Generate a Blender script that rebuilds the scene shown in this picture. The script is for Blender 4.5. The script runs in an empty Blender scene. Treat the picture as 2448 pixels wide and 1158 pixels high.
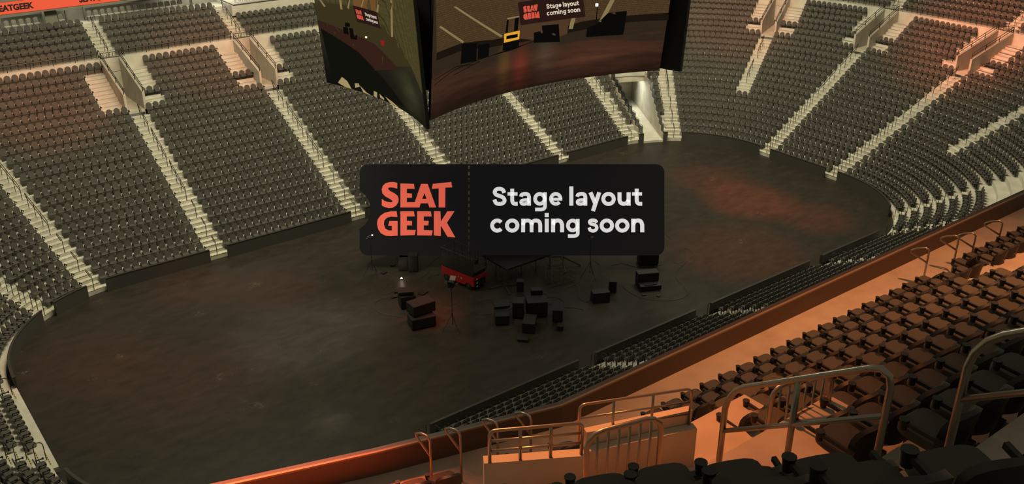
import bpy, bmesh, math, random
import numpy as np
from mathutils import Vector, Matrix
random.seed(7)
PI = math.pi
SC = bpy.context.scene
COL = SC.collection

# ------------------------------------------------------------------ camera
CAM = Vector((-35.994, -46.972, 29.639)); YAW, PIT = 0.6528, 0.4403; FPX = 2312.0
cam = bpy.data.cameras.new('camera'); cam.sensor_width = 36; cam.lens = FPX/2448*36
cam.clip_start = .1; cam.clip_end = 400
camo = bpy.data.objects.new('camera', cam); COL.objects.link(camo)
camo.location = CAM; camo.rotation_euler = (PI/2-PIT, 0, -YAW); SC.camera = camo
cF = Vector((math.cos(PIT)*math.sin(YAW), math.cos(PIT)*math.cos(YAW), -math.sin(PIT)))
cR = Vector((math.cos(YAW), -math.sin(YAW), 0)); cU = cR.cross(cF)
def proj(p):
    d = Vector(p)-CAM; z = d.dot(cF)
    if z < .5: return None
    return 1224+FPX*d.dot(cR)/z, 579-FPX*d.dot(cU)/z, z

# ------------------------------------------------------------------ world, exposure, light
w = bpy.data.worlds.new('world'); SC.world = w; w.use_nodes = True
w.node_tree.nodes['Background'].inputs[0].default_value = (1, .9, .62, 1)
w.node_tree.nodes['Background'].inputs[1].default_value = .13
SC.view_settings.view_transform = 'Standard'; SC.view_settings.look = 'None'
SC.view_settings.gamma = 1; SC.view_settings.exposure = 0; SC.view_settings.use_curve_mapping = False
try:
    SC.cycles.max_bounces = 5; SC.cycles.diffuse_bounces = 2; SC.cycles.glossy_bounces = 2
    SC.cycles.transmission_bounces = 3; SC.cycles.sample_clamp_indirect = 4
except Exception: pass
def light(name, kind, loc, target, energy, col, **k):
    l = bpy.data.lights.new(name, kind); l.energy = energy; l.color = col
    for a, b in k.items(): setattr(l, a, b)
    o = bpy.data.objects.new(name, l); COL.objects.link(o); o.location = loc
    o.rotation_euler = (Vector(target)-Vector(loc)).to_track_quat('-Z', 'Y').to_euler()
    return o
WARM = (1, .90, .60); RED = (1, .14, .035); ORG = (1, .25, .055)
# roof lamp banks over the bowl
light('roof_light', 'AREA', (-14, 6, 34), (-14, 32, 6), 9000, WARM, shape='RECTANGLE', size=22, size_y=5)
light('roof_light', 'AREA', (16, 6, 34), (20, 30, 6), 9000, WARM, shape='RECTANGLE', size=22, size_y=5)
light('roof_light', 'AREA', (18, -4, 34), (42, -6, 6), 9000, WARM, shape='RECTANGLE', size=18, size_y=5)
light('roof_light', 'AREA', (-18, 0, 34), (-38, 2, 4), 4500, WARM, shape='RECTANGLE', size=18, size_y=5)
# orange and red wash lights on the upper rows
def spot(loc, tgt, e, col, deg, blend=1.0):
    return light('wash_light', 'SPOT', loc, tgt, e, col, spot_size=math.radians(deg), spot_blend=blend, shadow_soft_size=.6)
spot((-24, 6, 30), (-21.5, 29.5, 7.5), 26000, RED, 24)
spot((-6, 6, 30), (-7.5, 30.5, 9.3), 22000, RED, 24)
spot((22, -4, 30), (50, -5, 8.5), 60000, RED, 34)
spot((20, 2, 30), (42, 17, 8.0), 26000, RED, 26)
spot((20, 4, 30), (26, 26, 8.0), 10000, RED, 26)
# red patches on the rink floor
for x, y, e, dg in ((21.8, -2.3, 17000, 15), (23.2, -7.5, 9000, 12), (22.8, 2.8, 9000, 14), (-14.8, 7, 3600, 14), (-18.7, 10.3, 3600, 12), (-27, 5, 2500, 16), (-8.2, -2.2, 6500, 9), (14, -8, 7000, 20), (-23, 0, 2500, 22)):
    spot((x*.8, y-4, 30), (x, y, 0), e*5, RED, dg*1.15)
# near deck: orange spots shining back from over the rink
spot((-28, -31, 36), (-28.8, -39.8, 21), 17000, ORG, 34)
spot((-31.5, -26, 30), (-31.5, -34.4, 18.8), 60000, RED, 25)
spot((-17, -41.0, 39), (-17.5, -40.5, 19), 22000, (1, .34, .11), 62)
# pools of white light on the rink
for x, y, e, dg in ((-15.5, .2, 11000, 20), (-11, .5, 4500, 14), (-18.4, -8.6, 9000, 5), (0, -9.0, 5500, 10), (-3, -4.6, 4000, 10), (5, -10.5, 3500, 14), (-3, -14, 1500, 24)):
    spot((x*.9, y+2, 31), (x, y, 0), e*2.2, (1, .93, .78), dg)

# ------------------------------------------------------------------ materials
def mat(name, col, rough=.6, metal=0, noise=0, scale=3, emit=None, estr=1, alpha=None, bump=0, spec=None, col2=None, det=4):
    m = bpy.data.materials.new(name); m.use_nodes = True; nt = m.node_tree; b = nt.nodes['Principled BSDF']
    b.inputs['Base Color'].default_value = (*col, 1); b.inputs['Roughness'].default_value = rough
    b.inputs['Metallic'].default_value = metal
    if spec is not None: b.inputs['Specular IOR Level'].default_value = spec
    if emit:
        b.inputs['Emission Color'].default_value = (*emit, 1); b.inputs['Emission Strength'].default_value = estr
    if alpha is not None: b.inputs['Alpha'].default_value = alpha
    if noise or bump or col2:
        tc = nt.nodes.new('ShaderNodeTexCoord'); n = nt.nodes.new('ShaderNodeTexNoise')
        n.inputs['Scale'].default_value = scale; n.inputs['Detail'].default_value = det
        nt.links.new(tc.outputs['Object'], n.inputs['Vector'])
        r = nt.nodes.new('ShaderNodeValToRGB'); r.color_ramp.elements[0].position = .3; r.color_ramp.elements[1].position = .72
        c2 = col2 or tuple(c*(1+noise) for c in col); c1 = tuple(c*(1-noise) for c in col) if not col2 else col
        r.color_ramp.elements[0].color = (*c1, 1); r.color_ramp.elements[1].color = (*c2, 1)
        nt.links.new(n.outputs['Fac'], r.inputs['Fac']); nt.links.new(r.outputs['Color'], b.inputs['Base Color'])
        if bump:
            bp = nt.nodes.new('ShaderNodeBump'); bp.inputs['Strength'].default_value = bump; bp.inputs['Distance'].default_value = .02
            nt.links.new(n.outputs['Fac'], bp.inputs['Height']); nt.links.new(bp.outputs['Normal'], b.inputs['Normal'])
    return m
M = {}
M['conc'] = mat('concrete', (.50, .485, .42), .8, noise=.16, scale=.9, det=8)
M['concw'] = mat('pale_concrete', (.5, .48, .42), .75, noise=.12, scale=1.2, det=8)
M['seat'] = mat('seat_fabric', (.062, .058, .050), .75, noise=.12, scale=.35, det=2)
M['black'] = mat('black_plastic', (.012, .012, .012), .5)
M['blk2'] = mat('black_painted_wood', (.008, .008, .0085), .5, noise=.2, scale=8)
M['metal'] = mat('brushed_metal', (.38, .34, .28), .32, metal=.85)
M['rail'] = mat('dark_rail_paint', (.03, .028, .024), .5)
M['board'] = mat('dark_board', (.045, .043, .038), .6, noise=.08, scale=.5)
M['fascia'] = mat('brown_wall_paint', (.085, .055, .038), .6, noise=.08, scale=.7)
M['ledge'] = mat('brown_ledge', (.045, .026, .019), .5, noise=.08, scale=.7)
M['dconc'] = mat('deck_concrete', (.42, .36, .30), .8, noise=.14, scale=1.5, det=8)
M['pwall'] = mat('cast_concrete_panel', (.46, .42, .35), .7, noise=.18, scale=1.0, det=9)
M['red'] = mat('red_lift_paint', (.33, .010, .012), .45)
M['yel'] = mat('yellow_stripe', (.45, .42, .08), .6)
M['white'] = mat('white_marking', (.7, .7, .66), .6)
M['tint'] = mat('tinted_panel', (.03, .035, .045), .2, alpha=.75)
M['lightseat'] = mat('pale_seat_plastic', (.30, .29, .24), .6)
M['column'] = mat('grey_column_paint', (.17, .17, .14), .7)
M['scrim'] = mat('scoreboard_black', (.006, .005, .004), .6)
M['signbg'] = mat('sign_charcoal', (.009, .0085, .009), .9, spec=.1, emit=(.0092, .0086, .0092), estr=.6)
M['signred'] = mat('sign_coral', (.35, .055, .03), .9, spec=.05, emit=(.70, .115, .070), estr=.86)
M['signwhite'] = mat('sign_white', (.5, .5, .5), .8, spec=.1, emit=(.66, .66, .66), estr=.9)
M['ribbon'] = mat('led_ribbon', (.02, .01, .01), .5, emit=(.80, .085, .03), estr=1.0)
M['ribtan'] = mat('led_ribbon_tan', (.02, .01, .01), .5, emit=(.16, .085, .05), estr=1.0)
M['ribblue'] = mat('led_ribbon_blue', (.02, .02, .02), .5, emit=(.07, .11, .11), estr=1.0)
M['ribtxt'] = mat('led_text_dark', (.01, .005, .01), .5)
M['lamp'] = mat('lamp_glow', (1, 1, 1), .5, emit=(1, .78, .55), estr=14)
M['glass'] = mat('clear_glass', (.8, .85, .8), .1, alpha=.12)
def emat(name, col, s=1.0):
    return mat(name, (.0, .0, .0), 1.0, spec=0, emit=col, estr=s)

# rink floor: dark sealed concrete with stains, long soft streaks and pale scuffs
def floor_mat():
    m = bpy.data.materials.new('dark_sealed_floor'); m.use_nodes = True; nt = m.node_tree; b = nt.nodes['Principled BSDF']; L = nt.links.new
    tc = nt.nodes.new('ShaderNodeTexCoord')
    mp = nt.nodes.new('ShaderNodeMapping'); mp.inputs['Scale'].default_value = (.8, 1.5, 1); mp.inputs['Rotation'].default_value = (0, 0, -.35)
    L(tc.outputs['Object'], mp.inputs['Vector'])
    n1 = nt.nodes.new('ShaderNodeTexNoise'); n1.inputs['Scale'].default_value = .9; n1.inputs['Detail'].default_value = 12; n1.inputs['Roughness'].default_value = .72
    L(mp.outputs[0], n1.inputs['Vector'])
    r1 = nt.nodes.new('ShaderNodeValToRGB'); e = r1.color_ramp.elements
    e[0].position = .3; e[0].color = (.0165, .0155, .012, 1); e[1].position = .75; e[1].color = (.036, .029, .0225, 1)
    L(n1.outputs['Fac'], r1.inputs['Fac'])
    n2 = nt.nodes.new('ShaderNodeTexNoise'); n2.inputs['Scale'].default_value = 7; n2.inputs['Detail'].default_value = 8; n2.inputs['Roughness'].default_value = .7; n2.inputs['Distortion'].default_value = 1.4
    L(mp.outputs[0], n2.inputs['Vector'])
    n3 = nt.nodes.new('ShaderNodeTexNoise'); n3.inputs['Scale'].default_value = .55; L(tc.outputs['Object'], n3.inputs['Vector'])
    mu = nt.nodes.new('ShaderNodeMath'); mu.operation = 'MULTIPLY'; L(n2.outputs['Fac'], mu.inputs[0]); L(n3.outputs['Fac'], mu.inputs[1])
    r2 = nt.nodes.new('ShaderNodeValToRGB'); r2.color_ramp.elements[0].position = .385; r2.color_ramp.elements[1].position = .47
    L(mu.outputs[0], r2.inputs['Fac'])
    mx = nt.nodes.new('ShaderNodeMixRGB'); mx.inputs['Color2'].default_value = (.10, .09, .07, 1)
    L(r2.outputs['Color'], mx.inputs['Fac']); L(r1.outputs['Color'], mx.inputs['Color1']); L(mx.outputs[0], b.inputs['Base Color'])
    rr = nt.nodes.new('ShaderNodeMapRange'); rr.inputs['To Min'].default_value = .30; rr.inputs['To Max'].default_value = .55
    L(n1.outputs['Fac'], rr.inputs['Value']); L(rr.outputs[0], b.inputs['Roughness'])
    b.inputs['Specular IOR Level'].default_value = .25
    return m
M['floor'] = floor_mat()
M['capedge'] = mat('parapet_edge', (.22, .15, .09), .5)

# ------------------------------------------------------------------ mesh helpers
class MB:
    def __init__(s): s.v = []; s.f = []; s.m = []
    def add(s, vs, fs, mi=0):
        o = len(s.v); s.v += [tuple(v) for v in vs]; s.f += [tuple(i+o for i in f) for f in fs]; s.m += [mi]*len(fs)
    def box(s, c, d, rz=0, mi=0, mtx=None):
        x, y, z = d[0]/2, d[1]/2, d[2]/2
        P = [Vector((a*x, b*y, e*z)) for e in (-1, 1) for a, b in ((-1, -1), (1, -1), (1, 1), (-1, 1))]
        R = mtx if mtx is not None else Matrix.Rotation(rz, 3, 'Z')
        P = [R @ p + Vector(c) for p in P]
        s.add(P, [(3, 2, 1, 0), (4, 5, 6, 7), (0, 1, 5, 4), (1, 2, 6, 5), (2, 3, 7, 6), (3, 0, 4, 7)], mi)
    def tube(s, pts, r, n=8, mi=0, caps=True):
        pts = [Vector(p) for p in pts]; rings = []; up = None
        for i, p in enumerate(pts):
            t = ((pts[min(i+1, len(pts)-1)]-p).normalized() + (p-pts[max(i-1, 0)]).normalized())
            t = t.normalized() if t.length > 1e-6 else Vector((0, 0, 1))
            if up is None: up = Vector((0, 0, 1)) if abs(t.z) < .9 else Vector((1, 0, 0))
            a = t.cross(up)
            if a.length < 1e-4: a = t.cross(Vector((0, 1, 0)))
            a.normalize(); b = a.cross(t).normalized(); up = b
            rings.append([p + (a*math.cos(2*PI*k/n)+b*math.sin(2*PI*k/n))*r for k in range(n)])
        vs = [v for R in rings for v in R]; fs = []
        for i in range(len(rings)-1):
            for k in range(n):
                fs.append((i*n+k, i*n+(k+1) % n, (i+1)*n+(k+1) % n, (i+1)*n+k))
        if caps: fs.append(tuple(range(n))[::-1]); fs.append(tuple((len(rings)-1)*n+k for k in range(n)))
        s.add(vs, fs, mi)
    def prism(s, poly, fn0, fn1, mi=0, side=None):
        """poly of 2D points; fn0/fn1 map a point to its two 3D faces"""
        n = len(poly); a = [fn0(p) for p in poly]; b = [fn1(p) for p in poly]
        s.add(a+b, [tuple(range(n))[::-1], tuple(range(n, 2*n))], mi)
        s.add(a+b, [(i, (i+1) % n, n+(i+1) % n, n+i) for i in range(n)], mi if side is None else side)
    def cyl(s, c, r, h, n=10, mi=0, r2=None, ax=None):
        r2 = r if r2 is None else r2
        R = Matrix.Identity(3) if ax is None else Vector((0, 0, 1)).rotation_difference(Vector(ax)).to_matrix()
        vs = [R @ Vector((r*math.cos(2*PI*k/n), r*math.sin(2*PI*k/n), 0))+Vector(c) for k in range(n)]
        vs += [R @ Vector((r2*math.cos(2*PI*k/n), r2*math.sin(2*PI*k/n), h))+Vector(c) for k in range(n)]
        s.add(vs, [tuple(range(n))[::-1], tuple(range(n, 2*n))]+[(k, (k+1) % n, n+(k+1) % n, n+k) for k in range(n)], mi)
    def mesh(s, name, mats):
        me = bpy.data.meshes.new(name); me.from_pydata(s.v, [], s.f)
        for m in mats: me.materials.append(m)
        if any(s.m): me.polygons.foreach_set('material_index', s.m)
        me.update(); return me
    def build(s, name, mats, parent=None, smooth=False, loc=None):
        if not isinstance(mats, (list, tuple)): mats = [mats]
        me = s.mesh(name, mats)
        if smooth: me.shade_smooth()
        o = bpy.data.objects.new(name, me); COL.objects.link(o)
        if parent: o.parent = parent
        if loc: o.location = loc
        return o
def thing(name, label, cat, loc=(0, 0, 0), rz=0, group=None):
    o = bpy.data.objects.new(name, None); COL.objects.link(o); o.location = loc; o.rotation_euler = (0, 0, rz)
    o.empty_display_size = .2
    return tag(o, label, cat, group)
def tag(o, label, cat, group=None, kind=None):
    if label: o['label'] = label
    if cat: o['category'] = cat
    if group: o['group'] = group
    if kind: o['kind'] = kind
    return o
def struct(o, label=None):
    o['kind'] = 'structure'
    if label: o['label'] = label
    return o
def kids(o): return [c for c in COL.objects if c.parent == o]
def dup(root, ch, loc, rz, label, group=None, rot=None):
    r = root.copy(); COL.objects.link(r); r.location = loc; r.rotation_euler = rot or (0, 0, rz); r['label'] = label
    if group: r['group'] = group
    for c, gs in ch:
        d = c.copy(); COL.objects.link(d); d.parent = r
        for g in gs:
            e = g.copy(); COL.objects.link(e); e.parent = d
    return r
ORD = ['first', 'second', 'third', 'fourth', 'fifth', 'sixth', 'seventh', 'eighth', 'ninth', 'tenth', 'eleventh', 'twelfth', 'thirteenth',
       'fourteenth', 'fifteenth', 'sixteenth', 'seventeenth', 'eighteenth', 'nineteenth', 'twentieth', 'twenty-first', 'twenty-second',
       'twenty-third', 'twenty-fourth', 'twenty-fifth', 'twenty-sixth', 'twenty-seventh', 'twenty-eighth', 'twenty-ninth', 'thirtieth',
       'thirty-first', 'thirty-second', 'thirty-third', 'thirty-fourth', 'thirty-fifth', 'thirty-sixth', 'thirty-seventh', 'thirty-eighth']

# ------------------------------------------------------------------ the bowl: a rounded rectangle and its offsets
HX, HY, CX, CY, CRR = 30.6, 13.0, 22.0, 4.4, 8.6
def seglen(i, d): return (2*CY, 0, 2*CX, 0, 2*CY, 0, 2*CX, 0)[i] if i % 2 == 0 else PI/2*(CRR+d)
def gpt(g, d):
    g = g % 8; i = int(g); f = g-i
    if i == 0: return Vector((-HX-d, -CY+2*CY*f)), Vector((-1, 0))
    if i == 2: return Vector((-CX+2*CX*f, HY+d)), Vector((0, 1))
    if i == 4: return Vector((HX+d, CY-2*CY*f)), Vector((1, 0))
    if i == 6: return Vector((CX-2*CX*f, -HY-d)), Vector((0, -1))
    c = {1: (-CX, CY, PI), 3: (CX, CY, PI/2), 5: (CX, -CY, 0), 7: (-CX, -CY, -PI/2)}[i]
    a = c[2]-f*PI/2; n = Vector((math.cos(a), math.sin(a)))
    return Vector((c[0], c[1]))+n*(CRR+d), n
def gshift(g, d, s):
    """move s metres along the ring from g at offset d"""
    i = int(g % 8); f = (g % 8)-i
    while True:
        L = seglen(i, d); nf = f+s/L
        if nf > 1: s -= (1-f)*L; i = (i+1) % 8; f = 0
        elif nf < 0: s += f*L; i = (i-1) % 8; f = 1
        else: return i+nf
def samples(g0, g1, n=None):
    if g1 < g0: g1 += 8
    out = [g0]; k = int(g0)
    br = [b for b in range(int(g0)+1, int(g1)+1) if g0 < b < g1]
    pts = [g0]+br+[g1]; out = []
    for a, b in zip(pts[:-1], pts[1:]):
        m = 1 if int(a+1e-9) % 2 == 0 else max(2, int((b-a)*24)+1)
        out += [a+(b-a)*j/m for j in range(m)]
    return out+[g1]
ROWS = 23; DEP = .8
def zt(k): return .3+.41*(k-1)
def dk(k): return .25+DEP*(k-1)
UY0 = dk(ROWS)+DEP      # head wall offset
def uz(k): return 10.3+.41*(k-1)
def ud(k): return UY0+.15+DEP*(k-1)
UROWS = 5
# aisles: (ring position, first row, has portal, kind of handrail, name of the place)
AIS = [(.107, 1, 1, 'u', 'left end, near the camera side'), (.893, 1, 1, 'u', 'left end'), (1.273, 8, 1, 'c', 'far left corner, upper'),
       (1.594, 1, 0, 'u', 'far left corner'), (1.862, 1, 0, 'c', 'far left bend'),
       (2+6.4/44, 1, 1, 'c', 'far side, left'), (2+17.3/44, 1, 1, 'c', 'far side, left of the scoreboard'), (2+26.7/44, 1, 1, 'c', 'far side, below the scoreboard'),
       (2+37.5/44, 1, 0, 'c', 'far side, under the scoreboard screen'), (3.122, 1, 0, 'c', 'left of the floor tunnel'), (3.421, 1, 0, 'n', 'right of the floor tunnel'),
       (3.727, 8, 1, 'c', 'far right corner'), (4.107, 1, 1, 'u', 'right end, farther'), (4.893, 1, 1, 'u', 'right end, nearer'),
       (5.273, 8, 1, 'c', 'near right corner'), (5.58, 1, 0, 'x', 'near right bend'), (5.88, 1, 0, 'x', 'near right bend, second'),
       (6+6.3/44, 1, 0, 'x', 'near side, right'), (6+17.3/44, 1, 0, 'x', 'near side, middle right'), (6+26.75/44, 1, 0, 'x', 'near side, middle left'),
       (6+37.6/44, 1, 0, 'x', 'near side, left'), (7.12, 1, 0, 'x', 'near left bend'), (7.41, 1, 0, 'u', 'near left corner')]
HW = .62
SLOPE = {4.107: -.075, 4.893: .155, .893: .09}
def ag(g, d): return gshift(g, d, SLOPE.get(g, 0)*d)
TUN = 3.274; TGL, TGR = 3+18.2/90, 3+31.3/90; TUNW = 1.05; TUNK = 11      # floor tunnel in the far right corner
NEARK = 7
def rowmax(g):                          # rows beyond these are hidden under the near deck and left out
    return ROWS
def tread_strip(mb, g0f, g1f, da, db, z0, z1, sl=True):
    """riser at da from z0 to z1, tread from da to db at z1; g0f/g1f give the two ends at an offset"""
    ga = samples(g0f(da), g1f(da)); n = len(ga)
    g0b, g1b = g0f(db), g1f(db)
    if g1b < g0b: g1b += 8
    a0, a1 = ga[0], ga[-1]
    gb = [g0b+(g-a0)/(a1-a0)*(g1b-g0b) if a1 > a0 else g0b for g in ga]
    for j in range(n): # keep the segment breaks
        if abs(ga[j]-round(ga[j])) < 1e-6: gb[j] = ga[j]
    vs = []
    for g, h in zip(ga, gb):
        p = gpt(g, da)[0]; q = gpt(h, db)[0]
        vs += [(p.x, p.y, z0), (p.x, p.y, z1), (q.x, q.y, z1)]
    fs = []
    for j in range(n-1):
        a = 3*j; fs += [(a+3, a+4, a+1, a), (a+4, a+5, a+2, a+1)]
    mb.add(vs, fs)
def holes_for(k):
    hs = [(TUN, None)] if k < TUNK else []
    if k >= 18: hs += [(a[0], HW+.02) for a in AIS if a[2]]
    return sorted(hs, key=lambda h: h[0])
def ring_row(mb, k, da, db, z0, z1, hs, g_from=0.0, g_to=8.0):
    if not hs:
        tread_strip(mb, lambda d: g_from, lambda d: g_to-1e-7, da, db, z0, z1); return
    ed = []
    cur = ('abs', g_from)
    def fn(e):
        if e[0] == 'abs': return lambda d: e[1]
        return lambda d: gshift(ag(e[1], d), d, e[2])
    for g, hw in hs:
        if not (g_from < g < g_to): continue
        L_, R_ = (('abs', TGL), ('abs', TGR)) if hw is None else (('h', g, -hw), ('h', g, hw))
        tread_strip(mb, fn(cur), fn(L_), da, db, z0, z1); cur = R_
    tread_strip(mb, fn(cur), lambda d: g_to-1e-7, da, db, z0, z1)
mb = MB()
for k in range(1, ROWS+1):
    ring_row(mb, k, dk(k), dk(k)+DEP, (zt(k-1) if k > 1 else 0), zt(k), holes_for(k), 0, 5.6 if k > 12 else 8)
mb2 = MB()
struct(mb.build('floor_seating_terrace', M['conc']), 'pale concrete seating terrace stepping up from the arena floor')
# upper bank behind the head wall
mb = MB()
tread_strip(mb, lambda d: 0, lambda d: 5.6, UY0, UY0+.15, zt(ROWS)-1.5, 10.36)
tread_strip(mb, lambda d: 0, lambda d: 5.6, UY0+.15, UY0+.16, 10.36, 10.36)
for k in range(1, UROWS+1):
    tread_strip(mb, lambda d: 0, lambda d: 5.6, ud(k), ud(k)+DEP, (uz(k-1) if k > 1 else 10.0), uz(k))
tread_strip(mb, lambda d: 0, lambda d: 5.6, ud(6), ud(6)+2.2, uz(5), uz(6))
struct(mb.build('floor_upper_bank', M['conc']), 'concrete head wall and short upper bank of rows above the bowl')
# back wall of the concourse
mb = MB()
tread_strip(mb, lambda d: 0, lambda d: 5.6, ud(6)+2.2, ud(6)+2.5, uz(6), 13.6)
struct(mb.build('wall_back', M['concw']), 'pale concourse wall behind the upper bank')
# rink floor and the slab under everything
mb = MB(); mb.box((0, 0, -.1), (68, 34, .2))
struct(mb.build('floor', M['floor']), 'dark sealed concrete arena floor with faint scuffs and stains')

# aisle steps with striped nosings
def add_aisle(mb, nb, g, k0, k1, off=0.0, w=2*HW-.04, upper=False, nos=True):
    for k in range(k0, k1+1):
        D = ud(k) if upper else dk(k); Z = uz(k) if upper else zt(k)
        steps = [(D, 0), (D+DEP/2, .205)] if k < k1 or upper else [(D, 0)]
        for d0, dz in steps:
            p, n = gpt(ag(g, d0), d0); t = Vector((n.y, -n.x)); p = p+t*off
            if dz:
                c = p+n*(DEP/4); mb.box((c.x, c.y, Z+dz/2), (w, DEP/2+.004, dz), math.atan2(t.y, t.x))
            if nos:
                for j in range(12):
                    if j % 2 == 0 and not nos == 2: pass
                    q = p+t*(-w/2+w*(j+.5)/12)+n*.012
                    nb.box((q.x, q.y, Z+dz+.002), (w/12+.001, .05 if k < 4 else .03, .012), math.atan2(t.y, t.x), mi=(j % 2 if k < 4 or j % 4 == 0 else 1))
for i, (g, k0, por, hk, pl) in enumerate(AIS):
    a = MB(); nb = MB()
    top = 17 if por else (ROWS if hk != 'x' else NEARK)
    add_aisle(a, nb, g, k0, top)
    if k0 == 1:                          # the lowest step down to the rink
        pass
    if hk != 'x' and por and g < 5.5: add_aisle(a, nb, g, 1, UROWS, upper=True)
    st = struct(a.build('trim_aisle_steps', M['concw']), 'concrete aisle steps, '+pl)
    nb.build('nosing', [M['yel'], M['rail']], st)

# portals (vomitories) in the upper rows
PK0 = 18
def portal(g, side_rows, pl):
    w = MB(); s = MB(); nbb = MB()
    zf = zt(PK0)
    p0, n = gpt(ag(g, dk(PK0)), dk(PK0)); p1 = gpt(ag(g, UY0), UY0)[0]; n = (p1-p0).normalized(); t = Vector((n.y, -n.x)); L = (p1-p0).length; rz = math.atan2(t.y, t.x)
    def P(a, b): q = p0+n*a+t*b; return q
    # floor
    c = P(L/2+1.2, 0); w.box((c.x, c.y, zf-.1), (2*HW, L+2.4, .2), rz)
    # side walls with sloping tops
    for sg in (-1, 1):
        for (aa, za0, za1) in ((0, zf-.4, zf+1.35),):
            a0, a1 = P(0, sg*(HW+.09)), P(L, sg*(HW+.09))
            e = t*.09; zt1 = 10.36
            vs = []
            for q, zz in ((a0, zf+1.35), (a1, zt1)):
                for ss in (-1, 1):
                    r = q+e*ss; vs += [(r.x, r.y, zf-.6), (r.x, r.y, zz)]
            w.add(vs, [(0, 1, 3, 2), (4, 6, 7, 5), (0, 4, 5, 1), (2, 3, 7, 6), (1, 5, 7, 3)])
        # tunnel walls behind the head wall
        c = P(L+1.3, sg*(HW+.09)); w.box((c.x, c.y, zf+1.2), (.18, 2.6, 3.6), rz)
        # handrail on the wall
        r = MB()
        q0, q1 = P(.05, sg*(HW+.09)), P(L, sg*(HW+.09))
        for hh in (.5, .27):
            r.tube([(q0.x, q0.y, zf+1.35), (q0.x, q0.y, zf+1.35+hh), (q1.x, q1.y, 10.36+hh)], .03, 6)
        for f in (.33, .66, 1):
            q = q0.lerp(q1, f); zz = zf+1.35+f*(10.36-zf-1.35); r.tube([(q.x, q.y, zz), (q.x, q.y, zz+.5)], .03, 6)
        o = r.build('handrail', M['rail'])
        tag(o, 'dark pipe handrail on the %s side wall of the portal, %s' % ('left' if sg < 0 else 'right', pl), 'handrail', 'handrails on the portal walls')
    c = P(L+.05, 0); w.box((c.x, c.y, zf+2.55), (2*HW, .2, 1.1), rz)
    c = P(L+2.7, 0); w.box((c.x, c.y, zf+1.2), (2*HW+.4, .2, 3.4), rz)
    struct(w.build('wall_portal', M['pwall']), 'concrete side walls of the portal, '+pl)
    pl_ = light('portal_light', 'POINT', (*P(L+1.2, 0), zf+2.2), (0, 0, 0), 18, (.85, 1, .9), shadow_soft_size=.2)
    for sg in (-1, 1):
        for k in range(18, ROWS+1):
            D = dk(k); off = sg*(HW+.18+.79)
            q, n2 = gpt(ag(g, D+DEP*.75), D+DEP*.75); q = q+t*off
            if k < ROWS: s.box((q.x, q.y, zt(k)+.1025), (1.54, DEP/2, .205), rz)
            for d0, dz in ((D, 0), (D+DEP/2, .205)):
                if dz and k == ROWS: continue
                q, _ = gpt(ag(g, d0+.02), d0+.02); q = q+t*off; nbb.box((q.x, q.y, zt(k)+dz+.002), (1.54, .035, .012), rz)
    st = struct(s.build('trim_side_steps', M['concw']), 'concrete side steps beside the portal, '+pl); nbb.build('nosing', M['rail'], st)
for a in AIS:
    if a[2] and a[3] != 'x': portal(a[0], None, a[4])

# floor tunnel in the far right corner
mb = MB(); L = dk(TUNK)+.3; NT = 8
def wedge(mb, d0, d1, z):
    gs = [TGL+(TGR-TGL)*j/NT for j in range(NT+1)]
    for q, (a, c) in enumerate(zip(gs[:-1], gs[1:])):
        P4 = [gpt(a, d0)[0], gpt(c, d0)[0], gpt(c, d1)[0], gpt(a, d1)[0]]
        mb.add([(p.x, p.y, z) for p in P4], [(3, 2, 1, 0)]); mb.add([(P4[0].x, P4[0].y, 0), (P4[1].x, P4[1].y, 0), (P4[1].x, P4[1].y, z), (P4[0].x, P4[0].y, z)], [(0, 1, 2, 3)])
wedge(mb, 0, L+5, .2)
struct(mb.build('floor_tunnel', M['concw']), 'pale concrete floor of the tunnel between the seats')
def wseg(mb, p, q, th, z0, z1):
    dd = q-p; c = (p+q)/2; mb.box((c.x, c.y, (z0+z1)/2), (dd.length+.01, th, z1-z0), math.atan2(dd.y, dd.x))
mb = MB()
for gg in (TGL, TGR):
    for k in range(1, TUNK): wseg(mb, gpt(gg, dk(k))[0], gpt(gg, dk(k)+DEP)[0], .14, 0, zt(k)+.45)
    wseg(mb, gpt(gg, L-.3)[0], gpt(gg, L+5)[0], .14, 0, 4)
wseg(mb, gpt(TGL, L)[0], gpt(TGR, L)[0], .25, zt(TUNK)-1.0, zt(TUNK)+.1)
wseg(mb, gpt(TGL, L+5)[0], gpt(TGR, L+5)[0], .2, 0, 4)
struct(mb.build('wall_tunnel', M['pwall']), 'stepped concrete side walls of the floor tunnel')
pc = gpt(TUN, L+1.2)[0]; pt = gpt(TGR, L-3)[0]
light('tunnel_light', 'AREA', (pc.x, pc.y, 3.4), (pt.x, pt.y, 1.0), 160, (.95, 1, .85), shape='SQUARE', size=1.6)
r = MB(); a, b_ = gpt(TGL, L-.1)[0], gpt(TGR, L-.1)[0]
z0 = zt(TUNK)+.1
for hh in (.12, .8): r.tube([(a.x, a.y, z0+hh), (b_.x, b_.y, z0+hh)], .025, 6)
for j in range(36):
    q = a.lerp(b_, j/35); r.tube([(q.x, q.y, z0+.1), (q.x, q.y, z0+.8)], .012 if j % 6 else .03, 5)
tag(r.build('railing', M['rail']), 'black railing of thin bars over the mouth of the floor tunnel', 'railing')
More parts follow.
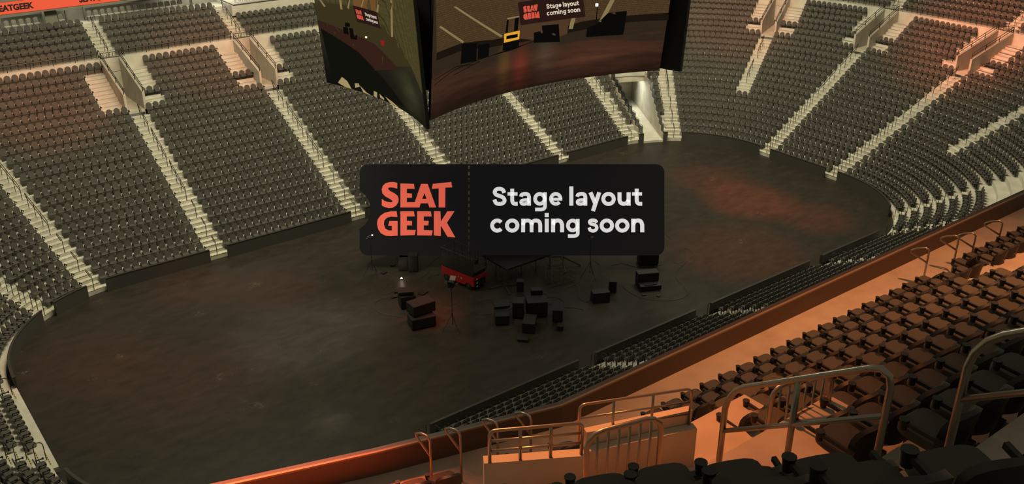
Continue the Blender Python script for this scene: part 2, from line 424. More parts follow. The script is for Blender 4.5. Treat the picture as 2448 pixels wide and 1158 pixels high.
for sg, gg in ((-1, TGL), (1, TGR)):
    for k in range(1, TUNK-1):
        c, nn = gpt(gg, dk(k)+DEP/2); pn = MB(); hh = .85; rz = math.atan2(nn.y, nn.x)-PI/2
        th = thing('guard_panel', ('%s tinted guard panel up the %s edge of the floor tunnel' % (ORD[k-1], 'left' if sg < 0 else 'right')), 'guard panel', (c.x, c.y, zt(k)+.45), rz, 'guard panels along the floor tunnel')
        pn.box((0, 0, hh/2-.05), (.02, DEP-.08, hh-.1)); pn.build('pane', M['tint'] if sg < 0 else M['rail'], th)
        fr = MB(); fr.tube([(0, -DEP/2+.03, 0), (0, -DEP/2+.03, hh-.15), (0, -DEP/2+.12, hh), (0, DEP/2-.1, hh), (0, DEP/2-.03, hh-.08), (0, DEP/2-.03, 0)], .025, 6)
        fr.build('frame', M['rail'], th)

# dasher boards: the dark low wall around the rink, in runs between the aisles
def board(g0, g1, lab, d=.0):
    if g1 < g0: g1 += 8
    gs = samples(g0, g1); o = MB(); vs = []
    for g in gs:
        a, n = gpt(g, -.06); b = gpt(g, .05)[0]
        vs += [(a.x, a.y, 0), (a.x, a.y, .94), (b.x, b.y, .94), (b.x, b.y, 0)]
    fs = []
    for j in range(len(gs)-1):
        i = 4*j; fs += [(i, i+1, i+5, i+4), (i+1, i+2, i+6, i+5), (i+2, i+3, i+7, i+6)]
    e = 4*(len(gs)-1); fs += [(3, 2, 1, 0), (e, e+1, e+2, e+3)]
    o.add(vs, fs)
    ob = o.build('dasher_board', M['board']); tag(ob, lab, 'rink board', 'dark boards round the arena floor')
    cap = MB(); vs = []
    for g in gs:
        a, n = gpt(g, -.08); b = gpt(g, .07)[0]
        vs += [(a.x, a.y, .94), (a.x, a.y, .965), (b.x, b.y, .965), (b.x, b.y, .94)]
    cap.add(vs, fs); cap.build('cap_rail', M['rail'], ob)
hx = lambda x: 2+(x+22)/44
hn = lambda x: 6+(22-x)/44
hc = lambda i, deg: i+deg/90
board(.96, hc(1, 49.7), 'dark curved board at the left end of the floor, ending at the corner aisle')
board(hc(1, 57), hc(1, 73.5), 'short dark board in the far left corner between two aisles')
board(hc(1, 82), hx(-16.23), 'long dark board on the far side, leftmost of the straight runs')
board(hx(-14.98), hx(-5.30), 'dark board on the far side ending behind the left edge of the ticket sign')
board(hx(-4.10), hx(4.05), 'dark board on the far side, mostly hidden behind the ticket sign')
board(hx(5.3), hx(14.9), 'dark board on the far side just above the sign, right part')
board(hx(16.1), hc(3, 7.0), 'dark board on the far side ending left of the floor tunnel')
board(hc(3, 15.2), hc(3, 18.3), 'narrow dark post board at the left mouth of the floor tunnel')
board(hc(3, 31.0), hc(3, 33.7), 'narrow dark post board at the right mouth of the floor tunnel')
board(hc(3, 42.3), 4+(4.4-4.06)/8.8, 'dark curved board in the far right corner')
board(4+(4.4-2.85)/8.8, 4+(4.4+2.87)/8.8, 'dark straight board at the right end of the floor')
board(4+(4.4+4.08)/8.8, hc(5, 48.5), 'dark curved board in the near right corner below the curved rows')
board(hc(5, 83), hn(16.35), 'dark board on the near side, farthest right run, seen from behind')
board(hn(15.05), hn(5.35), 'dark board on the near side, second run from the right end')
board(hn(4.0), hn(-4.15), 'dark board on the near side, middle run')
board(hn(-5.4), hn(-15.15), 'dark board on the near side, run just above the orange ledge')
board(hc(7, 20), hc(7, 82), 'dark curved board in the near left corner')

# end walls over left-end open front: a low curb
mb = MB()
for (y0, y1) in ((-3.9, 3.9),):
    mb.box((-HX-.13, 0, .151), (.27, 8.7, .30))
struct(mb.build('trim_curb', M['concw']), 'low concrete curb of the open row at the left end')

# ------------------------------------------------------------------ seats
def seat_outline_back(w, h, n=9):
    """rounded-top back outline, x across, v up from 0 to h"""
    pts = [(w*.42, 0), (w*.5, h*.25), (w*.5, h*.60)]
    for i in range(1, n):
        a = PI*i/n
        pts.append((w*.5*math.cos(a), h*.60+h*.40*math.sin(a)))
    pts += [(-w*.5, h*.60), (-w*.5, h*.25), (-w*.42, 0)]
    return pts
def seat_parts(detail):
    """three builders in the seat's own frame: facing +Y, origin on the tread under the back line"""
    W, H = (.46, .53) if detail else (.445, .53); wrap = .11 if detail else .03
    def backpt(x, v, off):
        y = .02-.085*v/H+off + wrap*(x/(W/2))**2         # leaning back, wrapped forward at the sides
        return (x, y, .40+v*.93)
    back = MB(); ol = seat_outline_back(W, H, 12 if detail else 6)
    if detail:
        # grid shell following the outline
        nv, nu = 9, 8
        def halfw(v):
            if v < .25*H: return W*(.42+.08*(v/(.25*H)))
            if v <= .60*H: return W*.5
            s = (v-.60*H)/(.40*H); return W*.5*math.sqrt(max(0, 1-s*s))
        rows = []
        for side, off in ((1, 0.0), (0, -.055)):
            for i in range(nv+1):
                v = H*math.sin(i/nv*PI/2)
                sh = .0
                for j in range(nu+1):
                    x = halfw(v)*(-1+2*j/nu); edge = 1-(abs(x)/(W/2))**4
                    o2 = off + (.014 if side else -.0)*edge*(1-(i/nv)**6)
                    rows.append(backpt(x, v, o2))
        N = (nv+1)*(nu+1); fs = []
        for i in range(nv):
            for j in range(nu):
                a = i*(nu+1)+j
                fs.append((a+1, a, a+nu+1, a+nu+2)); fs.append((N+a, N+a+1, N+a+nu+2, N+a+nu+1))
        back.add(rows, fs, 0)
        back.m = [0 if q % 2 == 0 else 1 for q in range(len(fs))]
        rim = []
        loop = [j for j in range(nu+1)]+[i*(nu+1)+nu for i in range(1, nv+1)]+[nv*(nu+1)+j for j in range(nu-1, -1, -1)]+[i*(nu+1) for i in range(nv-1, 0, -1)]
        for q in range(len(loop)):
            a, b = loop[q], loop[(q+1) % len(loop)]; rim.append((a, b, N+b, N+a))
        back.add([], [], 0)
        back.f += rim; back.m += [1]*len(rim)
    else:
        back.prism(ol, lambda p: backpt(p[0], p[1], -.04), lambda p: backpt(p[0], p[1], 0), 0, side=1)
    pan = MB(); pw = .47 if detail else .515
    pd = .0 if detail else -.05; po = [(-pw*.46, .03), (-pw*.5, .30+pd)]
    m = 8 if detail else 5
    for i in range(m+1):
        a = PI-PI*i/m; ex = 3.6 if detail else 2.8
        ca, sa = math.cos(a), math.sin(a)
        po.append((pw*.5*math.copysign(abs(ca)**(2/ex), ca), .36+pd+.14*abs(sa)**(2/ex)))
    po += [(pw*.5, .30+pd), (pw*.46, .03)]
    po = po[::-1]
    tilt = lambda p, z: (p[0], p[1], z+.05*(p[1]/.5))
    if detail:
        s = .93
        cen = (0, .26)
        inn = [(cen[0]+(p[0]-cen[0])*s, cen[1]+(p[1]-cen[1])*s) for p in po]
        n = len(po)
        A = [tilt(p, .40) for p in inn]; B = [tilt(p, .425) for p in po]; C = [tilt(p, .475) for p in po]; Dd = [tilt(p, .495) for p in inn]
        vs = A+B+C+Dd
        pan.add(vs, [tuple(range(n))[::-1]], 1)
        for r, mi in ((0, 1), (1, 0), (2, 0)):
            pan.add([], [], 0); pan.f += [(r*n+i, r*n+(i+1) % n, (r+1)*n+(i+1) % n, (r+1)*n+i) for i in range(n)]; pan.m += [mi]*n
        pan.f.append(tuple(3*n+i for i in range(n))); pan.m.append(0)
    else:
        pan.prism(po, lambda p: (p[0], p[1], .435), lambda p: (p[0], p[1], .475), 0, side=1)
    arm = MB(); ax = -.2675
    if detail:
        arm.box((ax, .17, .61), (.030, .36, .04), mtx=Matrix.Rotation(.05, 3, 'X'))
        arm.box((ax, .04, .50), (.028, .05, .22))
        arm.box((ax, .02, .2), (.05, .10, .40)); arm.box((ax, .06, .012), (.06, .22, .024))
    else:
        arm.box((ax, .20, .60), (.045, .30, .045)); arm.box((ax, .08, .44), (.04, .06, .32)); arm.box((ax, .08, .2), (.04, .06, .4))
    cup = MB(); cup.cyl((ax, .385, .55), .034, .10, 12 if detail else 6, r2=.043)
    if detail: cup.cyl((ax, .385, .645), .048, .012, 12)
    return pan, back, arm, cup
pan, back, arm, cup = seat_parts(False)
# one low seat template as arrays
def template(mbs):
    v = []; f = []; m = []
    for q, force in mbs:
        o = len(v); v += q.v; f += [tuple(i+o for i in ff) for ff in q.f]; m += (q.m if force is None else [force]*len(q.f))
    return np.array(v), f, m
TV, TF, TM = template([(pan, None), (back, None), (arm, 1), (cup, 1)])

SEATS = []       # (x, y, z, rz, group key, row, index)
def place_row(g0, g1, k, D, Z, key, cut0=0.0, cut1=0.0):
    """seats between two aisle centres on the ring at row k"""
    d = D+.68
    a = gshift(ag(g0, d), d, HW+.04+cut0); b = gshift(ag(g1, d), d, -(HW+.04+cut1))
    if b < a: b += 8
    # arc length
    gs = samples(a, b); pts = [gpt(g, d)[0] for g in gs]; L = sum((q-p).length for p, q in zip(pts[:-1], pts[1:]))
    Lt = 0; i = int(a)
    n = int(L/.53+.02)
    if n < 1: return
    st = L/n
    for j in range(n):
        g = gshift(a, d, st*(j+.5)); p, nn = gpt(g, d)
        SEATS.append((p.x, p.y, Z, math.atan2(-nn.y, -nn.x)-PI/2, key, k, j))
def side_cut(g, k, por, side):
    """how much is cut away beside a portal; side -1 = section lies before the aisle"""
    if not por or k < 18: return 0
    # which rows run up to the portal wall
    if abs(g-(2+6.4/44)) < 1e-6 and side < 0: full = (23,)
    else: full = (19,)
    return .18 if k in full else 1.75
AIS_S = sorted(AIS)
for k in range(1, ROWS+1):
    act = [a for a in AIS_S if a[1] <= k]
    for i, a in enumerate(act):
        b = act[(i+1) % len(act)]
        if k > NEARK and a[0] > 5.55: continue
        c0 = side_cut(a[0], k, a[2] and a[3] != 'x', 1); c1 = side_cut(b[0], k, b[2] and b[3] != 'x', -1)
        if k < TUNK and abs(a[0]-3.122) < 1e-6:      # split by the floor tunnel
            d = dk(k)+.68
            place_row(a[0], TGL, k, dk(k), zt(k), 'bowl', 0, -HW+.1); place_row(TGR, b[0], k, dk(k), zt(k), 'bowl', -HW+.1, 0)
            continue
        place_row(a[0], b[0], k, dk(k), zt(k), 'bowl', c0, c1)
for k in range(1, UROWS+1):
    act = [a for a in AIS_S if a[2] and a[0] < 5.6]
    for a, b in zip(act[:-1], act[1:]):
        if abs(a[0]-(2+17.3/44)) < 1e-6 and k > 3: continue       # box seats stand there instead
        place_row(a[0], b[0], k, ud(k), uz(k), 'bank')
def inframe(x, y, z, m=130):
    q = proj((x, y, z))
    return q and -m < q[0] < 2448+m and -m < q[1] < 1158+m
SEATS = [s for s in SEATS if inframe(*s[:3])]
# hide what the scoreboard / near deck always covers
def under_deck(s):
    q = proj(s[:3]); return s[1] < -13 and q and q[1] > 560 and s[0] < 28 and s[5] > 6
SEATS = [s for s in SEATS if not under_deck(s)]

# near deck seats -------------------------------------------------------
DECK = []
def T_(k): return 20.83+.61*(k-2)
def yb_(k): return -39.77-.81*(k-2)
S1L = {2: -26.7, 3: -27.4, 4: -27.9, 5: -28.35, 6: -28.6, 7: -28.62, 8: -28.64, 9: -28.7, 10: -28.8}
PIT_ = .535
# x of one cup position per row, to fix the phase; the cup is on the seat's left (-x) side as seen from the aisle
PH = {0: -24.928, 1: -22.217+.02, 2: -24.905, 3: -24.132, 4: -24.499, 5: -25.425, 6: -28.33, 7: -28.88, 8: -28.91, 9: -29.0}
for k in range(2, 10):
    x0 = PH[k]+.2675; j0 = math.ceil((S1L[k]-x0)/PIT_)
    xr = {2: -19.7, 3: -19.9}.get(k, -9)
    j = 0
    while x0+(j0+j)*PIT_ < xr:
        x = x0+(j0+j)*PIT_; DECK.append((x, yb_(k), T_(k), 0, 'deck', k, j)); j += 1
for k, (y, z, xa) in enumerate(((-36.92, 18.37, -26.1), (-37.73, 18.94, -26.2))):
    x0 = PH[k]+.2675; j0 = math.ceil((xa-x0)/PIT_); j = 0
    while x0+(j0+j)*PIT_ < -7:
        x = x0+(j0+j)*PIT_
        if not (-15.35 < x < -14.45): DECK.append((x, y, z, 0, 'deck', k, j))
        j += 1
# corner section: rows turned with the deck
TH = math.radians(23); ax = Vector((math.cos(TH), -math.sin(TH))); nf = Vector((math.sin(TH), math.cos(TH)))
for r in range(4):
    base = Vector((-31.30, -43.03))+Vector((-.15, -.80))*r
    for j in range(4):
        p = base-ax*(PIT_*j); DECK.append((p.x, p.y, 24.02+.61*r, -TH, 'corner', 7+r, j))
T15 = math.radians(15)
for j, (x, y) in enumerate(((-26.75, -36.6), (-27.55, -36.38), (-28.95, -35.98), (-29.45, -35.84))):
    DECK.append((x, y-.05, 18.37, -T15, 'cornerlow', 0, j))
DECK = [s for s in DECK if inframe(s[0], s[1], s[2]+.8, 110)]

# choose the 300 that show largest
ALL = DECK+SEATS
ALL.sort(key=lambda s: (proj(s[:3]) or (0, 0, 999))[2])
IND = ALL[:300]; REST = ALL[300:]
print('deck seats', len(DECK), 'bowl seats', len(SEATS))
# the rest: one mass of fixed seats
n = len(REST); nv = len(TV)
V = np.empty((n*nv, 3)); F = []; 
for i, s in enumerate(REST):
    c, sn = math.cos(s[3]), math.sin(s[3])
    V[i*nv:(i+1)*nv, 0] = TV[:, 0]*c-TV[:, 1]*sn+s[0]
    V[i*nv:(i+1)*nv, 1] = TV[:, 0]*sn+TV[:, 1]*c+s[1]
    V[i*nv:(i+1)*nv, 2] = TV[:, 2]+s[2]
lens = np.array([len(f) for f in TF]); flat = np.array([i for f in TF for i in f])
loops = (flat[None, :]+(np.arange(n)*nv)[:, None]).ravel()
tot = np.tile(lens, n); start = np.concatenate(([0], np.cumsum(tot)[:-1]))
me = bpy.data.meshes.new('arena_seats'); me.vertices.add(n*nv); me.vertices.foreach_set('co', V.ravel())
me.loops.add(len(loops)); me.loops.foreach_set('vertex_index', loops.astype(np.int32))
me.polygons.add(len(tot)); me.polygons.foreach_set('loop_start', start.astype(np.int32))
me.polygons.foreach_set('material_index', np.tile(np.array(TM), n).astype(np.int32))
me.materials.append(M['seat']); me.materials.append(M['black']); me.update(calc_edges=True); me.validate()
o = bpy.data.objects.new('arena_seats', me); COL.objects.link(o)
tag(o, 'thousands of grey upholstered arena seats in curved rows around the floor', 'seats', kind='stuff')
# individuals
pan, back, arm, cup = seat_parts(True)
proto = thing('arena_seat', 'x', 'seat', (0, 0, 0), 0, 'g')
po_ = pan.build('seat_pan', [M['seat'], M['black']], proto); bo_ = back.build('backrest', [M['seat'], M['black']], proto, smooth=False)
ao_ = arm.build('armrest', M['black'], proto); co_ = cup.build('cup_holder', M['black'], ao_)
for o in (po_, bo_):
    o.data.shade_smooth()
    try: o.data.set_sharp_from_angle(angle=math.radians(40))
    except Exception: pass
ch = [(po_, []), (bo_, []), (ao_, [co_])]
ea = MB(); ea.box((.2675, .12, .61), (.034, .40, .04), mtx=Matrix.Rotation(.12, 3, 'X')); ea.box((.2675, .04, .50), (.028, .05, .22)); ea.box((.2675, .02, .2), (.045, .10, .40))
ea_me = ea.mesh('end_armrest', [M['black']])
rowname = {0: 'the front row by the walkway', 1: 'the second row from the walkway', 2: 'the first row above the landing', 3: 'the second row above the landing',
           4: 'the third row above the landing', 5: 'the fourth row above the landing', 6: 'the fifth row above the landing', 7: 'the sixth row above the landing',
           8: 'the seventh row above the landing', 9: 'the eighth row above the landing', 10: 'the ninth row above the landing'}
cnt = {}
IND.sort(key=lambda s: (s[4], s[5], s[0]))
first = True
for s in IND:
    key = (s[4], s[5]); cnt[key] = cnt.get(key, 0)+1; i = cnt[key]-1
    od = ORD[i] if i < len(ORD) else 'another'
    if s[4] == 'deck':
        lab = '%s seat from the aisle in %s, near deck' % (od, rowname[s[5]]); grp = 'seats in %s' % rowname[s[5]]
        lab = lab
    elif s[4] == 'corner': lab = 'black-backed seat, %s from the aisle, %s row of the block nearest the camera' % (ORD[s[6]], ORD[s[5]-7]); grp = 'seats of the corner block nearest the camera'
    elif s[4] == 'cornerlow': lab = '%s dark seat from the left among the few beside the cane handrails at the walkway' % ORD[i]; grp = 'few seats beside the cane handrails'
    else: lab = 'grey bowl seat, %s along row %d nearest the camera' % (od, s[5]); grp = 'nearest bowl seats'
    if first:
        proto.location = s[:3]; proto.rotation_euler = (0, 0, s[3]); proto['label'] = lab; proto['group'] = grp; first = False
    else:
        r_ = dup(proto, ch, s[:3], s[3], lab, grp)
        if s[4] == 'corner' and s[6] == 0:
            o = bpy.data.objects.new('end_armrest', ea_me); COL.objects.link(o); o.parent = r_

# ------------------------------------------------------------------ aisle handrails
def rail_frame(g, upper=False):
    def P(a, b, z, k):
        D = (ud(k) if upper else dk(k)); p, n = gpt(ag(g, D+a), D+a); t = Vector((n.y, -n.x)); q = p+t*b
        return (q.x, q.y, z)
    return P
def cane(P, k, Z):
    m = MB(); m.tube([P(.1, 0, Z, k), P(.1, 0, Z+.82, k), P(.16, 0, Z+.93, k), P(.62, 0, Z+1.16, k), P(.74, 0, Z+1.18, k), P(.76, 0, Z+1.08, k), P(.30, 0, Z+.80, k)], .024, 6)
    return m
def ubar(P, k, Z):
    m = MB(); a0, a1 = .08, .52
    m.tube([P(a0, 0, Z, k), P(a0, 0, Z+.88, k), P(a0+.04, 0, Z+1.0, k), P(a0+.12, 0, Z+1.07, k), P(a1-.12, 0, Z+1.12, k), P(a1-.03, 0, Z+1.05, k), P(a1, 0, Z+.95, k), P(a1, 0, Z+.205, k)], .024, 6)
    return m
def seg(P, k0, k1, zf):
    m = MB(); zz = zf(k0); n = k1-k0
    A = lambda i, h: P(.1+DEP*i, 0, zf(k0)+.41*i+h, k0)
    m.tube([A(0, 0), A(0, .86), A(.12, .96), A(n, .96), A(n+.2, 1.0), A(n+.25, .9), A(n+.2, .72), A(n, .70), A(0, .66)], .024, 6)
    for i in range(1, n+1): m.tube([A(i, 0), A(i, .95)], .022, 6)
    return m
def put(m, lab, grp='handrails in the seating aisles'):
    c = Vector(m.v[0])
    if not inframe(c.x, c.y, c.z, 60): return
    tag(m.build('handrail', M['rail']), lab, 'handrail', grp)
for g, k0, por, hk, pl in AIS:
    P = rail_frame(g)
    if hk in ('c', 'n'):
        if k0 == 1:
            for j, k in enumerate((1, 3, 5)): put(cane(P, k, zt(k)), '%s short bent handrail up from the floor, aisle at %s' % (ORD[j], pl))
            ks = (7, 11, 15)
        else: ks = (10, 14)
        for j, k in enumerate(ks):
            put(seg(P, k, min(k+(3 if k0 == 1 else 2), 17), zt), '%s long double handrail up the aisle at %s' % (ORD[j], pl))
    elif hk == 'u':
        for k in range(1, 9): put(ubar(P, k, zt(k)), 'arched black handrail on the %s step row, aisle at %s' % (ORD[k-1], pl))
        put(cane(P, 9, zt(9)), 'short bent handrail above the arched ones, aisle at %s' % pl)
        for j, k in enumerate((10, 14)): put(seg(P, k, k+3, zt), '%s long double handrail up the aisle at %s' % (ORD[j], pl))
    else:
        for k in range(1, 6): put(ubar(P, k, zt(k)), 'small black handrail loop on the %s step row, aisle at %s' % (ORD[k-1], pl))
    if por and g < 5.5:
        P = rail_frame(g, True); put(seg(P, 1, 5, uz), 'tall double handrail in the upper bank aisle at %s' % pl)
# pipe rails along the top of the head wall, one per section
act = [a for a in AIS_S if a[2] and a[0] < 5.6]
for a, b in zip(act[:-1], act[1:]):
    g0, g1 = gshift(ag(a[0], UY0), UY0, HW+.5), gshift(ag(b[0], UY0), UY0, -HW-.3)
    gs = samples(g0, g1); m = MB()
    pts = [gpt(g, UY0+.08)[0] for g in gs]
    for h in (.18, .5): m.tube([(q.x, q.y, 10.36+h) for q in pts], .03, 6)
    L = 0; tot_ = sum((q-p).length for p, q in zip(pts[:-1], pts[1:])); nn_ = max(3, int(tot_/1.6))
    for j in range(nn_+1):
        q = gpt(gshift(g0, UY0+.08, tot_*j/nn_*.999), UY0+.08)[0]; m.tube([(q.x, q.y, 10.36), (q.x, q.y, 10.88)], .03, 6)
    if any(inframe(q.x, q.y, 10.6, 0) for q in pts):
        tag(m.build('railing', M['rail']), 'pipe railing on the head wall just after the portal, %s' % a[4], 'railing', 'railings on the head wall')
# low railing over each portal mouth
for a in act:
    p, n = gpt(ag(a[0], UY0), UY0); t = Vector((n.y, -n.x)); m = MB()
    l, r = p-t*(HW+.1), p+t*(HW+.1)
    for h in (.06, .45): m.tube([(l.x, l.y, 10.36+h), (r.x, r.y, 10.36+h)], .035, 6)
    for j in range(7): q = l.lerp(r, j/6); m.tube([(q.x, q.y, 10.36), (q.x, q.y, 10.8)], .02, 6)
    if inframe(p.x, p.y, 10.6, 0): tag(m.build('railing', M['rail']), 'short dark railing over the portal mouth at %s' % a[4], 'railing', 'railings over the portals')

# ------------------------------------------------------------------ far concourse: ribbon board, columns, box seats, folding seats
rb = thing('ribbon_board', 'long glowing orange-red ribbon screen along the upper deck edge, top left', 'ribbon screen', (-30, 35.0, 14.0))
def rbox(x0, x1, m, name='screen'):
    q = MB(); q.box(((x0+x1)/2+30, 0, .44), (x1-x0, .16, .86)); return q.build(name, m, rb)
scr = rbox(-46, -13.2, M['ribbon']); rbox(-13.2, -9.9, M['ribtan'], 'screen_section'); rbox(-9.9, -3, M['ribblue'], 'screen_section')
q = MB(); q.box((21, .25, .44), (76, .34, 1.1)); q.box((21, 3, 1.0), (76, 6, .2)); q.box((21, .2, -.08), (76, .5, .1)); q.build('soffit', M['column'], rb)
def text(body, size, parent, m, loc, rot=(PI/2, 0, 0), name='lettering', ext=.01, off=0.0, sx=1, align='LEFT', fit=None, sh=0):
    c = bpy.data.curves.new(name, 'FONT'); c.body = body; c.size = size; c.extrude = ext; c.offset = off; c.align_x = align; c.shear = sh
    o = bpy.data.objects.new(name, c); COL.objects.link(o)
    dg = bpy.context.evaluated_depsgraph_get(); me = bpy.data.meshes.new_from_object(o.evaluated_get(dg)); bpy.data.objects.remove(o)
    me.materials.clear(); me.materials.append(m)
    if fit:      # (width, height) of the ink box, origin at its lower left
        xs = [v.co.x for v in me.vertices]; ys = [v.co.y for v in me.vertices]
        a, b = fit[0]/(max(xs)-min(xs)), fit[1]/(max(ys)-min(ys)); x0, y0 = min(xs), min(ys)
        for v in me.vertices: v.co.x = (v.co.x-x0)*a; v.co.y = (v.co.y-y0)*b
    o = bpy.data.objects.new(name, me); COL.objects.link(o); o.location = loc; o.rotation_euler = rot
    if parent: o.parent = parent
    return o
for i, xx in enumerate((-22.4, -16.3, -28.5)):
    text('SEATGEEK', .6, scr, M['ribtxt'], (xx+30, -.09, .22), name='lettering', off=.028, fit=(2.75, .48))
# frames, column and wall openings under the ribbon
for (x0, x1, nm) in ((-21.9, -18.6, 'first'), (-18.2, -16.9, 'second'), (-15.6, -6.6, 'third')):
    q = MB(); y = 37.2; z0, z1 = 12.38, 13.35
    for (xa, xb, za, zb) in ((x0, x0+.12, z0, z1), (x1-.12, x1, z0, z1), (x0, x1, z1, z1+.16)): q.box(((xa+xb)/2, y, (za+zb)/2), (xb-xa, .35, zb-za))
    tag(q.build('opening_frame', M['column']), '%s dark frame from the left round the pale seats under the ribbon screen' % nm, 'frame', 'dark frames under the ribbon screen')
q = MB(); q.box((-18.4, 36.2, 13.1), (.9, .9, 2.6)); struct(q.build('wall_column', M['column']), 'square grey column under the ribbon screen')
light('soffit_light', 'AREA', (-18, 36.3, 13.9), (-18, 36.6, 12), 90, (1, .95, .72), shape='RECTANGLE', size=12, size_y=.6)
light('soffit_light', 'AREA', (-5, 37, 14.2), (-5, 35, 11), 150, (1, .95, .76), shape='RECTANGLE', size=8, size_y=2)
light('soffit_light', 'AREA', (-38, 30, 13.6), (-38, 31, 11), 60, (1, .95, .76), shape='RECTANGLE', size=8, size_y=2)
# row of pale folding seats behind the upper bank
fs_ = thing('folding_seat', 'x', 'seat', (0, 0, 0), PI, 'pale folding seats under the ribbon screen')
q = MB(); q.prism(seat_outline_back(.42, .42, 6), lambda p: (p[0], -.03, .42+p[1]), lambda p: (p[0], 0, .42+p[1]), 0); b_ = q.build('backrest', M['lightseat'], fs_)
q = MB(); q.box((0, .22, .40), (.42, .38, .05)); c_ = q.build('seat_pan', M['lightseat'], fs_)
q = MB()
for sx in (-.19, .19): q.tube([(sx, -.02, .8), (sx, .12, .4), (sx, .34, 0)], .014, 5); q.tube([(sx, .1, .4), (sx, -.1, 0)], .014, 5)
d_ = q.build('frame', M['rail'], fs_)
fx = [-21.5+.535*i for i in range(5)]+[-18.0, -17.5]+[-15.3+.535*i for i in range(15)]
for i, x in enumerate(fx):
    lab = '%s pale folding seat from the left in the row under the ribbon screen' % ORD[i]
    if i == 0: fs_.location = (x, 36.75, uz(6)); fs_['label'] = lab
    else: dup(fs_, [(b_, []), (c_, []), (d_, [])], (x, 36.75, uz(6)), PI, lab)
# boxed platform with folding chairs left of the scoreboard
bx0, bx1 = -3.9, 3.9
q = MB(); q.box(((bx0-.2+bx1)/2, UY0+HY+.15+DEP*3+2.4, 12.15), (bx1-bx0+.4, 4.6, .9)); struct(q.build('floor_box_platform', M['concw']), 'pale raised box platform above three rows of seats')
q = MB(); yy = UY0+HY+.15+DEP*3+.1; q.tube([(bx0-.15, yy+3.4, 12.62), (bx0-.15, yy, 12.62), (bx1, yy, 12.62)], .06, 6)
tag(q.build('edge_rail', M['rail']), 'dark capping rail along the edge of the box platform', 'rail')
for i in range(7):
    x = -3.2+.62*i; lab = '%s dark folding chair from the left on the raised box platform' % ORD[i]
    r = dup(fs_, [(d_, [])], (x, yy+1.3, 12.6), PI, lab, 'folding chairs on the box platform')
    for src, nm in ((b_, 'backrest'), (c_, 'seat_pan')):
        e = src.copy(); e.data = e.data.copy(); e.data.materials[0] = M['seat']; COL.objects.link(e); e.parent = r

# ------------------------------------------------------------------ near deck
WZ = 18.37
mb = MB()
A = [(-7, -35.25), (-25.83, -35.27), (-29.41, -34.36), (-33.5, -33.1), (-36, -32.0)]
poly = A+[(-36, -38.6), (-26.2, -37.3), (-7, -37.3)]
mb.add([(x, y, WZ) for x, y in poly], [tuple(range(len(poly)))])
struct(mb.build('floor_walkway', M['dconc']), 'concrete walkway of the near deck behind the parapet wall')
# parapet: inner face, thin capping edge, flat inner ledge and sloped outer ledge
def off(poly, d):
    out = []
    for i, p in enumerate(poly):
        p = Vector(p); n = Vector((0, 0))
        for a, b in ((i-1, i), (i, i+1)):
            if 0 <= a and b < len(poly):
                e = (Vector(poly[b])-Vector(poly[a])).normalized(); n += Vector((e.y, -e.x))
        n.normalize(); out.append(p+n*d)
    return out
LA = [(-4, -35.27)]+A[1:]
PARF = False
def band(name, m, prof, lab, kind='structure'):
    """prof: list of (offset toward the rink, z)"""
    mb = MB(); rows = [off(LA, o) for o, z in prof]; n = len(LA); vs = []
    for (o, z), R in zip(prof, rows): vs += [(q.x, q.y, z) for q in R]
    fs = [(j*n+i, j*n+i+1, (j+1)*n+i+1, (j+1)*n+i) for j in range(len(prof)-1) for i in range(n-1)]
    mb.add(vs, [f[::-1] for f in fs] if PARF else fs); return struct(mb.build(name, m), lab)
sgn = 1 if off(LA, 1)[0].y > LA[0][1] else -1
band('wall_parapet', M['fascia'], [(0, WZ), (0, 18.84)], 'brown inner face of the near deck parapet wall')
band('trim_parapet', M['capedge'], [(0, 18.84), (0, 18.875), (sgn*.05, 18.875)], 'thin capping edge of the parapet wall')
band('trim_ledge', M['ledge'], [(sgn*.05, 18.875), (sgn*.06, 18.84), (sgn*.24, 18.80), (sgn*.26, 18.72), (sgn*.46, 18.60), (sgn*.47, 17.6)], 'broad ledge on the outer side of the parapet wall')
# stepped rows of the near deck
mb = MB()
x0, x1 = -26.2, -7
for k, (yf, z, zprev) in enumerate(((-36.30, WZ, WZ), (-37.11, 18.94, WZ))):
    if k: mb.add([(x0, yf, zprev), (x1, yf, zprev), (x1, yf, z), (x0, yf, z), (x0, yf-2.1, z), (x1, yf-2.1, z)], [(3, 2, 1, 0), (4, 5, 2, 3)])
for k in range(2, 12):
    xl = -27.3-.28*(k-2); xr = {2: -19.4, 3: -19.4}.get(k, -6)
    yf = yb_(k)+.62; yb = yf-.81; zp = T_(k-1) if k > 2 else 18.94; z = T_(k)
    mb.add([(xl, yf, zp), (xr, yf, zp), (xr, yf, z), (xl, yf, z), (xl, yb, z), (xr, yb, z)], [(3, 2, 1, 0), (4, 5, 2, 3)])
mb.box((-13, -38.7, 18.9), (12.8, 2.2, 1.1))
struct(mb.build('floor_near_deck', M['dconc']), 'steep concrete rows of the near deck')
